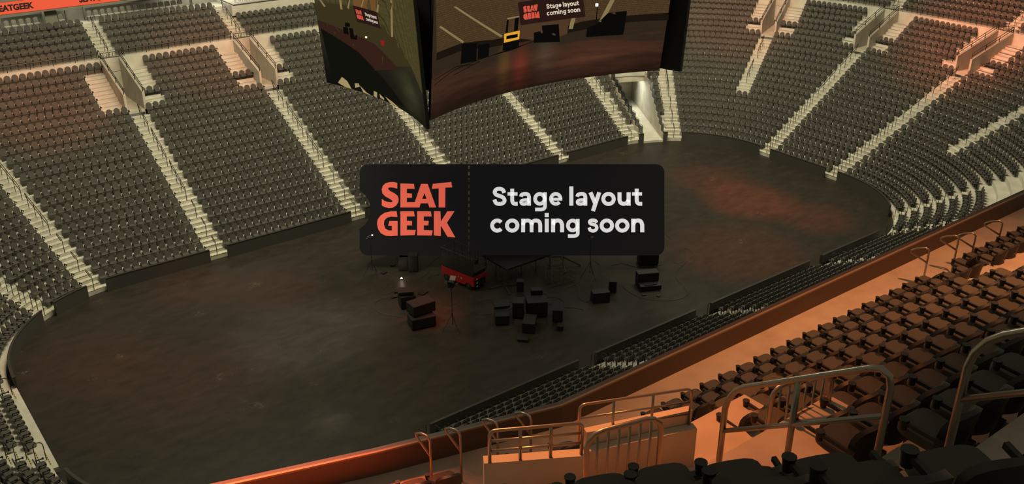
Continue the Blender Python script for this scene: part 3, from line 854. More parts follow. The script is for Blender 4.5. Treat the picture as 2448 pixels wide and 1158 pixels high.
# aisle between the two blocks: wide steps
mb = MB(); rz = -math.radians(11)
for k in range(4, 12):
    for h in range(2):
        c = Vector((-29.30, -41.0))+Vector((-.15, -.80))*(k-4+.5*h)
        mb.box((c.x, c.y-.25, T_(k)+.305*h-.4), (2.9, .82, .8), math.radians(-11))
mb.box((-29.0, -40.35, T_(4)-.4), (3.4, .9, .8), math.radians(-15)); mb.box((-28.2, -41.3, 21.6), (3.2, 2.6, .8)); mb.box((-28.6, -43.2, 22.9), (2.6, 3.0, .6))
struct(mb.build('floor_deck_aisle', M['dconc']), 'orange-lit concrete steps between the near seat blocks')
mb = MB()
for r in range(-1, 5):
    base = Vector((-31.30, -43.03))+Vector((-.15, -.80))*r
    c = base-ax*(3.1)+nf*.21; mb.box((c.x, c.y, 24.02+.61*r-.5), (7, .81, 1.0), -TH)
mb.box((-31.5, -41.0, 22.0), (2.6, 1.4, .2), -TH)
struct(mb.build('floor_corner_block', M['dconc']), 'steep concrete rows of the corner seat block nearest the camera')
# vomitory walls
def wall(pts, z0, z1, th, m, name, lab):
    mb = MB()
    for a, b in zip(pts[:-1], pts[1:]):
        a, b = Vector(a), Vector(b); d = b-a; c = (a+b)/2
        mb.box((c.x, c.y, (z0+z1)/2), (d.length+.02, th, z1-z0), math.atan2(d.y, d.x))
    return struct(mb.build(name, m), lab)
wall([(-28.35, -40.62), (-29.70, -40.17)], 20.4, 22.60, .12, M['pwall'], 'wall_vomitory', 'long cast concrete wall beside the orange landing')
wall([(-28.32, -40.50), (-29.62, -40.07)], 20.4, 22.78, .10, M['pwall'], 'trim_vomitory', 'raised concrete curb behind the vomitory wall')
wall([(-29.76, -40.19), (-30.76, -39.60)], 18.4, 22.60, .14, M['pwall'], 'wall_vomitory', 'pale cast concrete wall block at the bottom of the picture')
wall([(-11.2, -37.3), (-13.4, -38.3)], 18.9, 20.3, .3, M['pwall'], 'wall_vomitory', 'small cast concrete block at the right edge, above the cane handrails')

# near railings in brushed pipe
def pipe_rail(name, lab, base, tops, mids, posts, r=.03, bars=0, botr=None, bend=.12, grp='brushed pipe railings of the near deck'):
    """base a,b: plan ends with z at each; posts as fractions"""
    (ax_, ay, az), (bx_, by, bz) = base; A = Vector((ax_, ay, az)); B = Vector((bx_, by, bz)); d = B-A
    th = thing(name, lab, 'railing', A, 0, grp)
    L = lambda f, h: (A.lerp(B, f)+Vector((0, 0, h)))-A
    n = Vector((d.x, d.y, 0)).length; f = bend/n
    H = tops
    q = MB(); pts = [L(0, 0), L(0, H-bend)]
    pts += [L(f*(1-math.cos(t)), H-bend+bend*math.sin(t)) for t in (PI/6, PI/3, PI/2)]
    pts += [L(1-f+f*math.sin(t), H-bend+bend*math.cos(t)) for t in (0, PI/6, PI/3, PI/2)]+[L(1, 0)]
    q.tube(pts, r, 10); q.build('top_rail', M['metal'], th, smooth=True)
    for h in mids:
        q = MB(); q.tube([L(0, h), L(1, h)], r*.8, 8); q.build('mid_rail', M['metal'], th, smooth=True)
    for p in posts:
        q = MB(); q.tube([L(p, 0), L(p, H)], r*.95, 8); q.build('post', M['metal'], th, smooth=True)
    for j in range(bars):
        q = MB(); ff = (j+1)/(bars+1); q.tube([L(ff, botr or 0), L(ff, H)], r*.5, 6); q.build('bar', M['metal'], th, smooth=True)
    if botr:
        q = MB(); q.tube([L(0, botr), L(1, botr)], r*.6, 6); q.build('bottom_rail', M['metal'], th, smooth=True)
    return th
pipe_rail('railing', 'brushed pipe railing on the pale wall block, bottom centre', ((-30.74, -39.68, 22.6), (-29.80, -40.20, 22.6)), .44, (.16, .30), (.33, .66), r=.022, bend=.07)
pipe_rail('railing', 'brushed pipe railing with two mid rails behind the vomitory wall', ((-29.67, -40.00, 22.6), (-28.38, -40.56, 22.6)), .52, (.16, .33), (.30, .65), r=.018, bend=.07)
cane_spots = [((-28.80, -35.22), 'first'), ((-28.30, -35.42), 'second'), ((-27.62, -35.60), 'third'), ((-27.02, -35.80), 'fourth'),
              ((-14.95, -36.25), 'fifth'), ((-13.70, -36.30), 'sixth'), ((-13.22, -36.48), 'seventh'), ((-11.95, -36.50), 'eighth')]
for (x, y), o_ in cane_spots:
    q = MB(); d = Vector((-.05, 1, 0)) if x < -20 else Vector((-.35, .9, 0)); b = Vector((x, y, WZ)); h = 1.05
    q.tube([b, b+Vector((0, 0, h-.06)), b+d*.04+Vector((0, 0, h-.01)), b+d*.1+Vector((0, 0, h)), b+d*.30+Vector((0, 0, h-.06)), b+d*.42+Vector((0, 0, h-.14)), b+d*.42+Vector((0, 0, h-.20)), b+Vector((0, 0, h-.38))], .025, 8)
    tag(q.build('cane_handrail', M['metal'], smooth=True), '%s brushed cane handrail from the left along the walkway edge' % o_, 'handrail', 'cane handrails along the walkway')

# ------------------------------------------------------------------ lettering shapes of the ticket sign (in picture units of the sign face)
def C1(L): return [(850+x/4.825, 380+y/4.825) for x, y in L]
GLY = {
 'S': C1([(483,278),(440,268),(390,270),(345,285),(315,315),(304,355),(312,400),(345,435),(400,465),(425,482),(427,496),(412,503),(370,498),(335,485),(305,463),(305,540),(340,558),(385,570),(430,565),(470,540),(495,500),(498,460),(485,425),(450,398),(400,372),(378,350),(380,336),(400,330),(440,333),(483,345)]),
 'EA': C1([(520,285),(674,290),(684,347),(593,347),(593,398),(652,402),(652,450),(593,450),(593,502),(684,502),(757,290),(833,290),(930,562),(852,562),(838,514),(752,514),(738,562),(520,562)]),
 'T': C1([(893,290),(1105,268),(1116,330),(1037,333),(1035,562),(960,562),(960,342),(880,348)]),
 'G': C1([(475,606),(410,607),(340,622),(290,655),(258,700),(250,750),(262,810),(295,860),(350,888),(410,892),(487,886),(487,718),(393,718),(378,773),(421,773),(421,828),(385,828),(345,805),(328,755),(335,710),(365,680),(410,668),(485,672)]),
 'E': C1([(520,606),(674,606),(684,665),(593,665),(593,716),(652,718),(652,768),(593,768),(593,820),(696,822),(684,880),(520,886)]),
 'E2': C1([(712,606),(868,606),(880,665),(788,665),(788,716),(846,718),(840,768),(788,768),(788,822),(890,828),(880,885),(712,884)]),
 'K': C1([(905,606),(980,606),(984,725),(1060,606),(1142,606),(1055,738),(1152,908),(1062,900),(984,770),(984,892),(905,884)]),
}
HOLE = C1([(797,395),(820,463),(770,463)])
def curve_mesh(name, splines, ext):
    c = bpy.data.curves.new(name, 'CURVE'); c.dimensions = '2D'; c.fill_mode = 'BOTH'; c.extrude = ext
    for pts in splines:
        s = c.splines.new('POLY'); s.points.add(len(pts)-1); s.use_cyclic_u = True
        for q, p in zip(s.points, pts): q.co = (p[0], p[1], 0, 1)
    o = bpy.data.objects.new(name, c); COL.objects.link(o)
    dg = bpy.context.evaluated_depsgraph_get(); me = bpy.data.meshes.new_from_object(o.evaluated_get(dg)); bpy.data.objects.remove(o)
    return me
def add_mesh(name, me, m, parent, loc=(0, 0, 0)):
    me.materials.clear(); me.materials.append(m); o = bpy.data.objects.new(name, me); COL.objects.link(o); o.parent = parent; o.location = loc; return o
# the big ticket-shaped sign hanging over the middle of the floor
SD = 65.35; KS = SD/FPX
def SL(p): return ((p[0]-1224)*KS, -(p[1]-579)*KS)
sign = thing('ticket_sign', 'large black ticket-shaped sign reading SEAT GEEK, Stage layout coming soon', 'sign', (-0.0855, -0.0101, 1.7861))
sign.rotation_euler = camo.rotation_euler
def arc(cx, cy, r, a0, a1, n=8): return [(cx+r*math.cos(math.radians(a0+(a1-a0)*i/n)), cy+r*math.sin(math.radians(a0+(a1-a0)*i/n))) for i in range(n+1)]
x0, x1, y0, y1, rr = 860, 1588, 393, 611, 20
out = arc(x1-rr, y0+rr, rr, -90, 0)+arc(x1-rr, y1-rr, rr, 0, 90)+arc(x0+rr, y1-rr, rr, 90, 180)
bite = [(860, 549), (864, 544), (872, 538), (880, 527), (885, 512), (886, 500), (884, 486), (878, 472), (870, 464), (863, 458), (860, 452)]
out += bite+arc(x0+rr, y0+rr, rr, 180, 270)
dash = []
yy = 396
while yy < 604:
    dash.append([(1119, yy+1), (1120, yy), (1122, yy), (1123, yy+1), (1123, yy+8), (1122, yy+9), (1120, yy+9), (1119, yy+8)]); yy += 15.2
me = curve_mesh('panel', [[SL(p) for p in out]]+[[SL(p) for p in d] for d in dash], .06); add_mesh('panel', me, M['signbg'], sign)
logo = None
for k in ('S', 'EA', 'T', 'G', 'E', 'E2', 'K'):
    me = curve_mesh('logo_letter', [[SL(p) for p in GLY[k]]]+([[SL(p) for p in HOLE]] if k == 'EA' else []), .015)
    add_mesh('logo_letter', me, M['signred'], sign, (0, 0, .085))
# white rounded-sans lettering built from even strokes
def C2(L): return [(1150+x/5.44, 430+y/5.44) for x, y in L]
def crv(P, n=6):
    P = [Vector(p) for p in P]; out = []
    for i in range(len(P)-1):
        p0, p1, p2, p3 = P[max(i-1, 0)], P[i], P[i+1], P[min(i+2, len(P)-1)]
        for j in range(n):
            t = j/n; out.append(.5*((2*p1)+(p2-p0)*t+(2*p0-5*p1+4*p2-p3)*t*t+(3*p1-p0-3*p2+p3)*t**3))
    return [tuple(p) for p in out+[P[-1]]]
def ell(cx, cy, rx, ry, a0=0, a1=360, n=28): return [(cx+rx*math.cos(math.radians(a0+(a1-a0)*i/n)), cy+ry*math.sin(math.radians(a0+(a1-a0)*i/n))) for i in range(n+1)]
def mv(L, dx, dy=0): return [([(x+dx, y+dy) for x, y in P], w_) for P, w_ in L]
g_t = [([(405, 118), (405, 270)]+crv([(405, 270), (413, 298), (436, 313), (476, 314)])[1:], 50), ([(345, 185), (474, 185)], 42)]
g_a = [(crv([(519, 222), (530, 196), (573, 184), (612, 196), (624, 232)])+[(624, 338)], 48), (crv([(624, 262), (575, 264), (533, 272), (520, 292), (533, 313), (566, 318), (604, 305), (624, 276)]), 42)]
g_g = [(ell(764, 250, 61, 64), 48), ([(831, 165), (831, 330)]+crv([(831, 330), (828, 362), (810, 380), (780, 388)])[1:]+[(703, 388)], 46)]
g_e = [(ell(971, 250, 62, 65, 40, 360), 46), ([(915, 254), (1055, 254)], 38)]
g_y = [([(1421, 165), (1484, 312)], 52), ([(1536, 165), (1454, 408)], 52)]
g_u = [([(1799, 165), (1799, 258)]+crv([(1799, 258), (1810, 295), (1850, 314), (1895, 300), (1917, 262)])[1:], 52), ([(1917, 165), (1917, 338)], 52)]
g_o = [(ell(1656, 251, 68, 66), 50)]
g_n = [([(936, 508), (936, 684)], 52), (crv([(936, 590), (950, 550), (992, 531), (1035, 545), (1053, 590)])+[(1053, 684)], 52)]
WORDS = [
 ('S', [(crv([(302, 172), (284, 134), (240, 119), (196, 130), (178, 162), (196, 194), (240, 212), (286, 232), (306, 270), (288, 302), (240, 316), (194, 302), (174, 258)]), 50)]),
 ('t', g_t), ('a', g_a), ('g', g_g), ('e', g_e), ('l', [([(1173, 88), (1173, 338)], 52)]), ('a', mv(g_a, 732)), ('y', g_y), ('o', g_o), ('u', g_u), ('t', mv(g_t, 1617)),
 ('c', [(ell(211, 597, 66, 66, 40, 320), 50)]), ('o', mv(g_o, -1251, 346)),
 ('m', [([(547, 508), (547, 684)], 50), (crv([(547, 590), (560, 548), (602, 531), (644, 547), (657, 590)])+[(657, 684)], 48), (crv([(657, 590), (671, 548), (713, 531), (756, 547), (769, 590)])+[(769, 684)], 50)]),
 ('i', [([(854, 508), (854, 684)], 52), ([(854, 433), (854, 487)], 53)]), ('n', g_n), ('g', mv(g_g, 426, 346)),
 ('s', [(crv([(1503, 560), (1488, 536), (1455, 527), (1421, 534), (1410, 553), (1424, 572), (1458, 582), (1492, 598), (1503, 628), (1487, 656), (1455, 666), (1418, 655), (1405, 622)]), 43)]),
 ('o', mv(g_o, -22, 346)), ('o', mv(g_o, 179, 346)), ('n', mv(g_n, 1041))]
def ribbon(P, w_):
    P = [Vector(p) for p in P]; closed = (P[0]-P[-1]).length < 1e-3; n = len(P); L_, R_ = [], []
    for i, p in enumerate(P):
        a_ = P[i-1] if i else (P[-2] if closed else None); b_ = P[i+1] if i < n-1 else (P[1] if closed else None)
        t = Vector((0, 0))
        if a_ is not None: t += (p-a_).normalized()
        if b_ is not None: t += (b_-p).normalized()
        t.normalize(); nn = Vector((t.y, -t.x))*w_/2; L_.append(p+nn); R_.append(p-nn)
    return L_, R_
def stroke_mesh(strokes, mapper, depth):
    q = MB()
    for P, w_ in strokes:
        L_, R_ = ribbon(P, w_); n = len(L_); vs = []
        for l, r in zip(L_, R_):
            for h in (0, depth): vs += [mapper(l, h), mapper(r, h)]
        fs = []
        for i in range(n-1):
            a_ = 4*i; b_ = a_+4
            fs += [(a_+2, a_+3, b_+3, b_+2), (a_, a_+2, b_+2, b_), (a_+1, b_+1, b_+3, a_+3)]
        e_ = 4*(n-1); fs += [(0, 1, 3, 2), (e_, e_+2, e_+3, e_+1)]
        q.add(vs, fs)
    return q
def mapS(p, h): x, y = C2([p])[0]; s = SL((x, y)); return (s[0], s[1], .07+h)
for k, st_ in WORDS:
    stroke_mesh(st_, mapS, .03).build('sign_letter', M['signwhite'], sign)

# ------------------------------------------------------------------ scoreboard
sb = thing('scoreboard', 'huge black centre-hung scoreboard with curved picture screens', 'scoreboard', (0, 1, 13))
def fsurf(x, z, o=0): return (x, -1.8-1.85*(x/8.6)**2-.8*(z-13)/7-o-1, z-13)
def lsurf(y, z, o=0): return (-8.6-.85*((y-1)/5.6)**2-.5*(z-13)/7-o, y-1, z-13)
def rsurf(y, z, o=0): q = lsurf(y, z, o); return (-q[0]+.35, q[1], q[2])
def bsurf(x, z, o=0): q = fsurf(x, z, o); return (q[0], 2-q[1]-2+.0, q[2])
def screen(fn, u0, u1, z0, z1, m, name, th=.22):
    q = MB(); N = 24; Zs = 4
    for o, mi in ((0, 0), (-th, 1)):
        vs = [fn(u0+(u1-u0)*i/N, z0+(z1-z0)*j/Zs, o) for j in range(Zs+1) for i in range(N+1)]
        q.add(vs, [(j*(N+1)+i, j*(N+1)+i+1, (j+1)*(N+1)+i+1, (j+1)*(N+1)+i) for j in range(Zs) for i in range(N)], mi)
    for z in (z0, z1):
        vs = [fn(u0+(u1-u0)*i/N, z, o) for o in (0.0, -th) for i in range(N+1)]; q.add(vs, [(i, i+1, N+2+i, N+1+i) for i in range(N)], 1)
    for u in (u0, u1):
        vs = [fn(u, z0, 0), fn(u, z1, 0), fn(u, z1, -th), fn(u, z0, -th)]; q.add(vs, [(0, 1, 2, 3)], 1)
    return q.build(name, [m, M['scrim']], sb)
def pic_mat(name, axis, ramp, noise, tex, bumps=()):
    """a picture on the screen: colours running with height, streaked by noise"""
    m = bpy.data.materials.new(name); m.use_nodes = True; nt = m.node_tree; b = nt.nodes['Principled BSDF']; L = nt.links.new
    b.inputs['Base Color'].default_value = (0, 0, 0, 1); b.inputs['Roughness'].default_value = .8; b.inputs['Specular IOR Level'].default_value = .05
    tc = nt.nodes.new('ShaderNodeTexCoord'); sp = nt.nodes.new('ShaderNodeSeparateXYZ'); L(tc.outputs['Object'], sp.inputs[0])
    mp = nt.nodes.new('ShaderNodeMapping'); mp.inputs['Scale'].default_value = tex; L(tc.outputs['Object'], mp.inputs[0])
    n = nt.nodes.new('ShaderNodeTexNoise'); n.inputs['Scale'].default_value = 1; n.inputs['Detail'].default_value = 6; L(mp.outputs[0], n.inputs['Vector'])
    a = nt.nodes.new('ShaderNodeMath'); a.operation = 'MULTIPLY_ADD'; a.inputs[1].default_value = noise; L(n.outputs['Fac'], a.inputs[0])
    s = nt.nodes.new('ShaderNodeMath'); s.operation = 'MULTIPLY_ADD'; s.inputs[1].default_value = 1/7.0; s.inputs[2].default_value = -noise*.5; L(sp.outputs['Z'], s.inputs[0])
    L(s.outputs[0], a.inputs[2])
    r = nt.nodes.new('ShaderNodeValToRGB'); L(a.outputs[0], r.inputs['Fac'])
    e = r.color_ramp.elements; e[0].position = ramp[0][0]; e[0].color = (*ramp[0][1], 1); e[1].position = ramp[-1][0]; e[1].color = (*ramp[-1][1], 1)
    for p, c in ramp[1:-1]: x = e.new(p); x.color = (*c, 1)
    out = r.outputs['Color']
    for cx, wd, zc, zw, colr in bumps:          # soft gleams in the picture
        def gauss(sock, c0, w0):
            x1 = nt.nodes.new('ShaderNodeMath'); x1.operation = 'SUBTRACT'; L(sock, x1.inputs[0]); x1.inputs[1].default_value = c0
            x2 = nt.nodes.new('ShaderNodeMath'); x2.operation = 'DIVIDE'; L(x1.outputs[0], x2.inputs[0]); x2.inputs[1].default_value = w0
            x3 = nt.nodes.new('ShaderNodeMath'); x3.operation = 'MULTIPLY'; L(x2.outputs[0], x3.inputs[0]); L(x2.outputs[0], x3.inputs[1])
            x4 = nt.nodes.new('ShaderNodeMath'); x4.operation = 'MULTIPLY'; L(x3.outputs[0], x4.inputs[0]); x4.inputs[1].default_value = -1
            x5 = nt.nodes.new('ShaderNodeMath'); x5.operation = 'EXPONENT'; L(x4.outputs[0], x5.inputs[0]); return x5.outputs[0]
        p = nt.nodes.new('ShaderNodeMath'); p.operation = 'MULTIPLY'; L(gauss(sp.outputs['X' if axis == 0 else 'Y'], cx, wd), p.inputs[0]); L(gauss(sp.outputs['Z'], zc, zw), p.inputs[1])
        p2 = nt.nodes.new('ShaderNodeMath'); p2.operation = 'MULTIPLY'; L(p.outputs[0], p2.inputs[0]); L(n.outputs['Fac'], p2.inputs[1])
        mx = nt.nodes.new('ShaderNodeMixRGB'); mx.blend_type = 'ADD'; L(p2.outputs[0], mx.inputs['Fac']); L(out, mx.inputs['Color1']); mx.inputs['Color2'].default_value = (*colr, 1); out = mx.outputs[0]
    L(out, b.inputs['Emission Color']); b.inputs['Emission Strength'].default_value = 1
    return m
PF = pic_mat('screen_picture_front', 0, [(0, (.016, .008, .005)), (.14, (.030, .013, .008)), (.26, (.050, .022, .012)), (.36, (.026, .017, .010)), (.50, (.030, .019, .010))], .42, (.22, 1, 2.6), [(-2.3, .45, 1.9, 1.3, (.09, .045, .008)), (-1.0, .6, 1.6, 1.2, (.14, .012, .006)), (.9, .7, 2.0, 1.0, (.05, .045, .03)), (4.5, 3, 1.2, .9, (.05, .018, .008))])
PL = pic_mat('screen_picture_left', 1, [(0, (.004, .004, .003)), (.3, (.012, .011, .007)), (.55, (.030, .020, .009)), (.75, (.045, .040, .014))], .25, (1, .35, .9), [(-3.5, 1.6, 1.5, 1.2, (.05, .05, .02))])
SF = screen(fsurf, -8.5, 9.05, 12.95, 20.4, PF, 'front_screen'); SLf = screen(lsurf, -4.75, 6.7, 12.95, 20.4, PL, 'side_screen')
screen(rsurf, -5.0, 6.7, 13.0, 20.4, M['scrim'], 'side_screen'); screen(bsurf, -8.4, 8.4, 13.0, 20.4, M['scrim'], 'rear_screen')
q = MB(); q.box((0, 0, 5.6), (14.6, 4.4, 3.6)); q.box((0, 0, 9), (17, 9, 3))
for sx in (-1, 1):
    for sy in (-1, 1): q.box((sx*8.2, sy*3.2, 4.2), (1.5, .5, 5.6), math.radians(-45*sx*sy))
q.build('core', M['scrim'], sb)
q = MB()
for sx in (-7, 7):
    for sy in (-3, 3): q.tube([(sx, sy, 10), (sx, sy, 24)], .04, 6)
q.build('hanging_cable', M['rail'], sb)
def patch(fn, pts, m, name, scr, o=.03, warp=None):
    """a flat picture shape laid on a curved screen: a fan cut fine enough to follow it"""
    q = MB(); P = [Vector(p) for p in pts]; bm = bmesh.new()
    vs = [bm.verts.new((p.x, 0, p.y)) for p in P]; f = bm.faces.new(vs)
    bmesh.ops.triangulate(bm, faces=[f])
    for _ in range(2):
        if max((e.calc_length() for e in bm.edges), default=0) > 1.2: bmesh.ops.subdivide_edges(bm, edges=[e for e in bm.edges if e.calc_length() > 1.2], cuts=2, use_grid_fill=False); bmesh.ops.triangulate(bm, faces=bm.faces[:])
    for v in bm.verts: v.co = Vector(fn(v.co.x, v.co.z, o))
    me = bpy.data.meshes.new(name); bm.to_mesh(me); bm.free(); me.materials.append(m)
    ob = bpy.data.objects.new(name, me); COL.objects.link(ob); ob.parent = scr; return ob
def seats_mat(name, base, dark, vert, scl):
    m = bpy.data.materials.new(name); m.use_nodes = True; nt = m.node_tree; b = nt.nodes['Principled BSDF']; L = nt.links.new
    b.inputs['Base Color'].default_value = (0, 0, 0, 1); b.inputs['Roughness'].default_value = .8; b.inputs['Specular IOR Level'].default_value = .05
    tc = nt.nodes.new('ShaderNodeTexCoord'); mp = nt.nodes.new('ShaderNodeMapping')
    mp.inputs['Rotation'].default_value = (PI/2, 0, 0) if not vert else (PI/2, 0, PI/2); L(tc.outputs['Object'], mp.inputs[0])
    br = nt.nodes.new('ShaderNodeTexBrick'); br.inputs['Scale'].default_value = scl; br.inputs['Mortar Size'].default_value = .035; br.inputs['Row Height'].default_value = .5; br.inputs['Brick Width'].default_value = .45
    br.inputs['Color1'].default_value = (*base, 1); br.inputs['Color2'].default_value = (*[c*.8 for c in base], 1); br.inputs['Mortar'].default_value = (*dark, 1)
    L(mp.outputs[0], br.inputs[0])
    L(br.outputs[0], b.inputs['Emission Color']); b.inputs['Emission Strength'].default_value = 1
    return m
SM = seats_mat('screen_seats', (.085, .050, .021), (.024, .014, .007), False, 4.2)
SML = seats_mat('screen_seats_left', (.075, .06, .020), (.035, .028, .01), True, 5)
SMO = emat('screen_orange_seats', (.15, .07, .022)); SMC = emat('screen_concrete', (.23, .17, .07)); SMB = emat('screen_black', (.0035, .003, .0025)); SMD = emat('screen_dark_board', (.010, .007, .004))
SMY = emat('screen_yellow', (.75, .36, .03)); SMW = emat('screen_white', (.72, .62, .48)); SMR = emat('screen_coral', (.62, .085, .05)); SMS = emat('screen_sign', (.022, .009, .007)); SMT = emat('screen_truss', (.075, .038, .018))
SMG = emat('screen_floor_gleam', (.05, .025, .008)); SMRR = emat('screen_floor_red', (.055, .009, .006)); SMCR = emat('screen_cream', (.36, .27, .12)); SMDK = emat('screen_dark_seats', (.006, .006, .004)); SMFL = emat('screen_floor_left', (.042, .031, .012)); SMF2 = emat('screen_floor_left_red', (.034, .014, .008))
FR = {
 'horizon':[(-8.14,16.73),(-5.9,16.78),(-3.45,16.49),(-1.19,16.37),(1.84,16.41),(3.41,16.63),(6.35,16.72),(9.04,16.73)],
 'sp1':[(-5.99,16.77),(-4.7,16.55),(-4.67,15.51),(-6.01,15.61)],
 'sp2':[(-4.61,16.44),(-3.63,16.33),(-3.66,15.56),(-4.56,15.56)],
 'sp3':[(-0.15,16.41),(0.47,16.42),(0.44,16.75),(1.69,16.68),(1.9,15.55),(-0.08,15.76)],
 'yel':[(-2.48,16.69),(-1.25,16.69),(-1.25,16.17),(-2.47,16.15)],
 'yelin':[(-2.34,16.54),(-1.36,16.52),(-1.35,16.31),(-2.34,16.33)],
 'lbase':[(-2.5,16.13),(-1.26,16.09),(-1.25,15.65),(-2.54,15.68)],
 'post1':[(-2.33,17.57),(-2.2,17.57),(-2.21,16.72),(-2.4,16.73)],
 'post2':[(-1.71,17.54),(-1.39,17.56),(-1.43,16.73),(-1.73,16.72)],
 'ltop':[(-2.33,17.61),(-1.38,17.59),(-1.37,17.51),(-2.32,17.51)],
 'sign':[(-1.57,18.38),(-1.47,18.43),(2.07,18.49),(2.25,16.96),(2.1,16.88),(-1.17,17.0),(-1.28,17.08)],
 'signTL':[(-1.59,18.41)],
 'signBL':[(-1.23,16.99)],
 'signTR':[(3.21,18.34)],
 'signBR':[(3.19,17.01)],
 'blk':[(5.11,17.01),(6.38,17.04),(6.36,15.94),(6.32,15.53),(3.79,15.61),(3.77,16.19),(4.45,16.39)],
 'stair':[(5.15,17.81),(5.47,17.79),(4.88,16.48),(4.56,16.51)],
 'stair2':[(2.6,16.99),(2.88,16.98),(2.76,16.25),(2.45,16.29)],
 'stand':[(4.29,17.62),(4.35,17.61),(4.43,16.21),(4.37,16.21)],
 'lampF':[(4.19,17.67),(4.36,17.66),(4.38,17.5),(4.21,17.51)],
 'boards':[(6.43,16.67),(9.05,16.69),(9.11,16.27),(6.4,16.35)],
 'aisL1':[(-6.87,19.01),(-6.59,18.96),(-2.58,16.59),(-2.75,16.53)],
 'aisL2':[(-8.02,18.13),(-7.83,18.15),(-5.82,16.88),(-5.9,16.78)],
}
LF = {
 'floor':[(6.84,17.9),(4.65,18.08),(3.29,18.17),(-0.77,17.46),(-3.1,16.0),(2.25,14.78),(3.32,15.47),(5.71,16.16),(6.49,16.4)],
 'sign':[(3.2,18.22),(0.66,18.25),(0.44,17.39),(3.03,17.31)],
 'seatsO':[(3.15,18.56),(0.44,18.97),(0.66,18.25),(3.2,18.22)],
 'ais1':[(-1.13,19.23),(-1.41,19.28),(-0.95,17.17),(-0.68,17.12)],
 'ais2':[(0.44,18.97),(0.23,19.0),(0.59,18.24),(0.79,18.24)],
 'ais3':[(2.14,18.71),(2.01,18.73),(2.33,18.25),(2.45,18.25)],
 'ais4':[(4.48,18.37),(4.27,18.4),(4.28,17.86),(4.47,17.83)],
 'ais5':[(6.23,18.14),(6.08,18.16),(5.76,17.83),(5.92,17.77)],
 'ais6':[(3.55,18.5),(3.44,18.52),(3.67,17.95),(3.82,18.03)],
 'b1':[(4.2,17.1),(3.79,17.13),(3.79,16.91),(4.29,16.83)],
 'b2':[(4.46,16.79),(4.02,16.84),(4.01,16.4),(4.49,16.39)],
 'b3':[(3.92,16.82),(3.53,16.85),(3.53,16.34),(3.21,16.53),(3.28,16.21),(3.89,16.17)],
 'red':[(0.65,16.66),(0.26,16.73),(0.3,16.43),(0.68,16.38)],
 'lamp':[(2.36,16.57),(2.2,16.6),(2.22,16.51),(2.38,16.49)],
 'dark':[(6.49,16.4),(3.32,15.47),(2.0,14.83),(-1.49,13.24),(1.01,13.01),(4.13,12.96),(6.1,13.46)],
 'sl1':[(5.22,13.59),(4.79,13.41),(4.46,12.93),(5.0,12.89),(5.67,13.14)],
 'sl2':[(4.09,13.4),(3.69,13.48),(3.62,13.28),(4.1,13.11)],
 'sl3':[(3.6,13.36),(2.98,13.05),(2.54,12.9),(3.34,12.98)],
 'sl4':[(2.2,13.33),(1.84,13.31),(1.92,12.93),(2.28,12.99)],
 'sl5':[(1.59,13.29),(1.12,13.12),(1.14,13.01),(1.58,13.05)],
 'sl6':[(0.95,13.27),(0.17,13.15),(-0.66,13.01),(0.48,13.0)],
}
hz = FR['horizon']
patch(fsurf, hz+[(9.04, 20.35), (-8.4, 20.35)], SM, 'picture_seats', SF, .02)
patch(fsurf, [(a, b+.02) for a, b in hz]+[(a, b-.42) for a, b in hz[::-1]], SMD, 'picture_board', SF, .025)
for k, m in (('aisL1', SMC), ('aisL2', SMC), ('stair', SMC), ('sp1', SMB), ('sp2', SMB), ('blk', SMB), ('boards', SMD), ('stair2', SMC), ('sp3', SMB), ('stand', SMB), ('lampF', M['lamp']), ('lbase', SMB), ('post1', SMB), ('post2', SMB), ('ltop', SMC), ('yel', SMY), ('yelin', SMB)):
    patch(fsurf, FR[k], m, 'picture_shape', SF, .035)
patch(fsurf, [(-1.2, 16.2), (-1.2, 16.95), (2.4, 16.9), (2.4, 16.0), (1.9, 15.9), (.1, 15.9)], SMT, 'picture_shape', SF, .03)
def cable_pic(pts):
    P = [Vector(p) for p in pts]; up = [(p.x, p.y+.018) for p in P]; dn = [(p.x, p.y-.018) for p in P[::-1]]
    patch(fsurf, up+dn, SMB, 'picture_cable', SF, .03)
cable_pic([(-8.3, 14.95), (-6.5, 15.4), (-4, 15.55), (-1.8, 15.6), (-.2, 15.85), (1.5, 15.9)]); cable_pic([(-8.3, 15.25), (-7.2, 15.42), (-6.4, 15.55), (-5, 15.35)])
cable_pic([(-6.6, 15.1), (-5.4, 15.25), (-4.4, 15.42)])
# the sign as it shows in both pictures
def pic_sign(fn, TL, TR, BL, scr, flip=1):
    TL, TR, BL = Vector(TL), Vector(TR), Vector(BL)
    def mp(p): u, v = (p[0]-860)/728, (p[1]-393)/218; q = TL+(TR-TL)*u+(BL-TL)*v; return (q.x, q.y)
    cor = [(864, 393), (1584, 393), (1588, 400), (1588, 604), (1580, 611), (868, 611), (860, 600), (860, 549), (880, 527), (886, 500), (878, 472), (860, 452), (860, 400)]
    patch(fn, [mp(p) for p in cor], SMS, 'picture_sign', scr, .045)
    for k in ('S', 'EA', 'T', 'G', 'E', 'E2', 'K'): patch(fn, [mp(p) for p in GLY[k]], SMR, 'picture_letter', scr, .055)
    patch(fn, [mp(p) for p in HOLE], SMS, 'picture_letter', scr, .06)
    def mp2(p, h): x, y = C2([p])[0]; s = mp((x, y)); return fn(s[0], s[1], .055)
    for k, st_ in WORDS: stroke_mesh(st_, mp2, 0).build('picture_letter', SMW, scr)
pic_sign(fsurf, (-1.59, 18.41), (3.21, 18.34), (-1.23, 16.99), SF)
for k, m in (('ais5', SMC), ('ais4', SMC), ('ais6', SMC)): pass
patch(lsurf, [(-4.7, 20.35), (6.6, 20.35), (6.6, 18.1), (4.65, 18.1), (3.2, 18.2), (-.77, 17.46), (-3.1, 16.0), (-4.7, 14.9)], SML, 'picture_seats', SLf, .02)
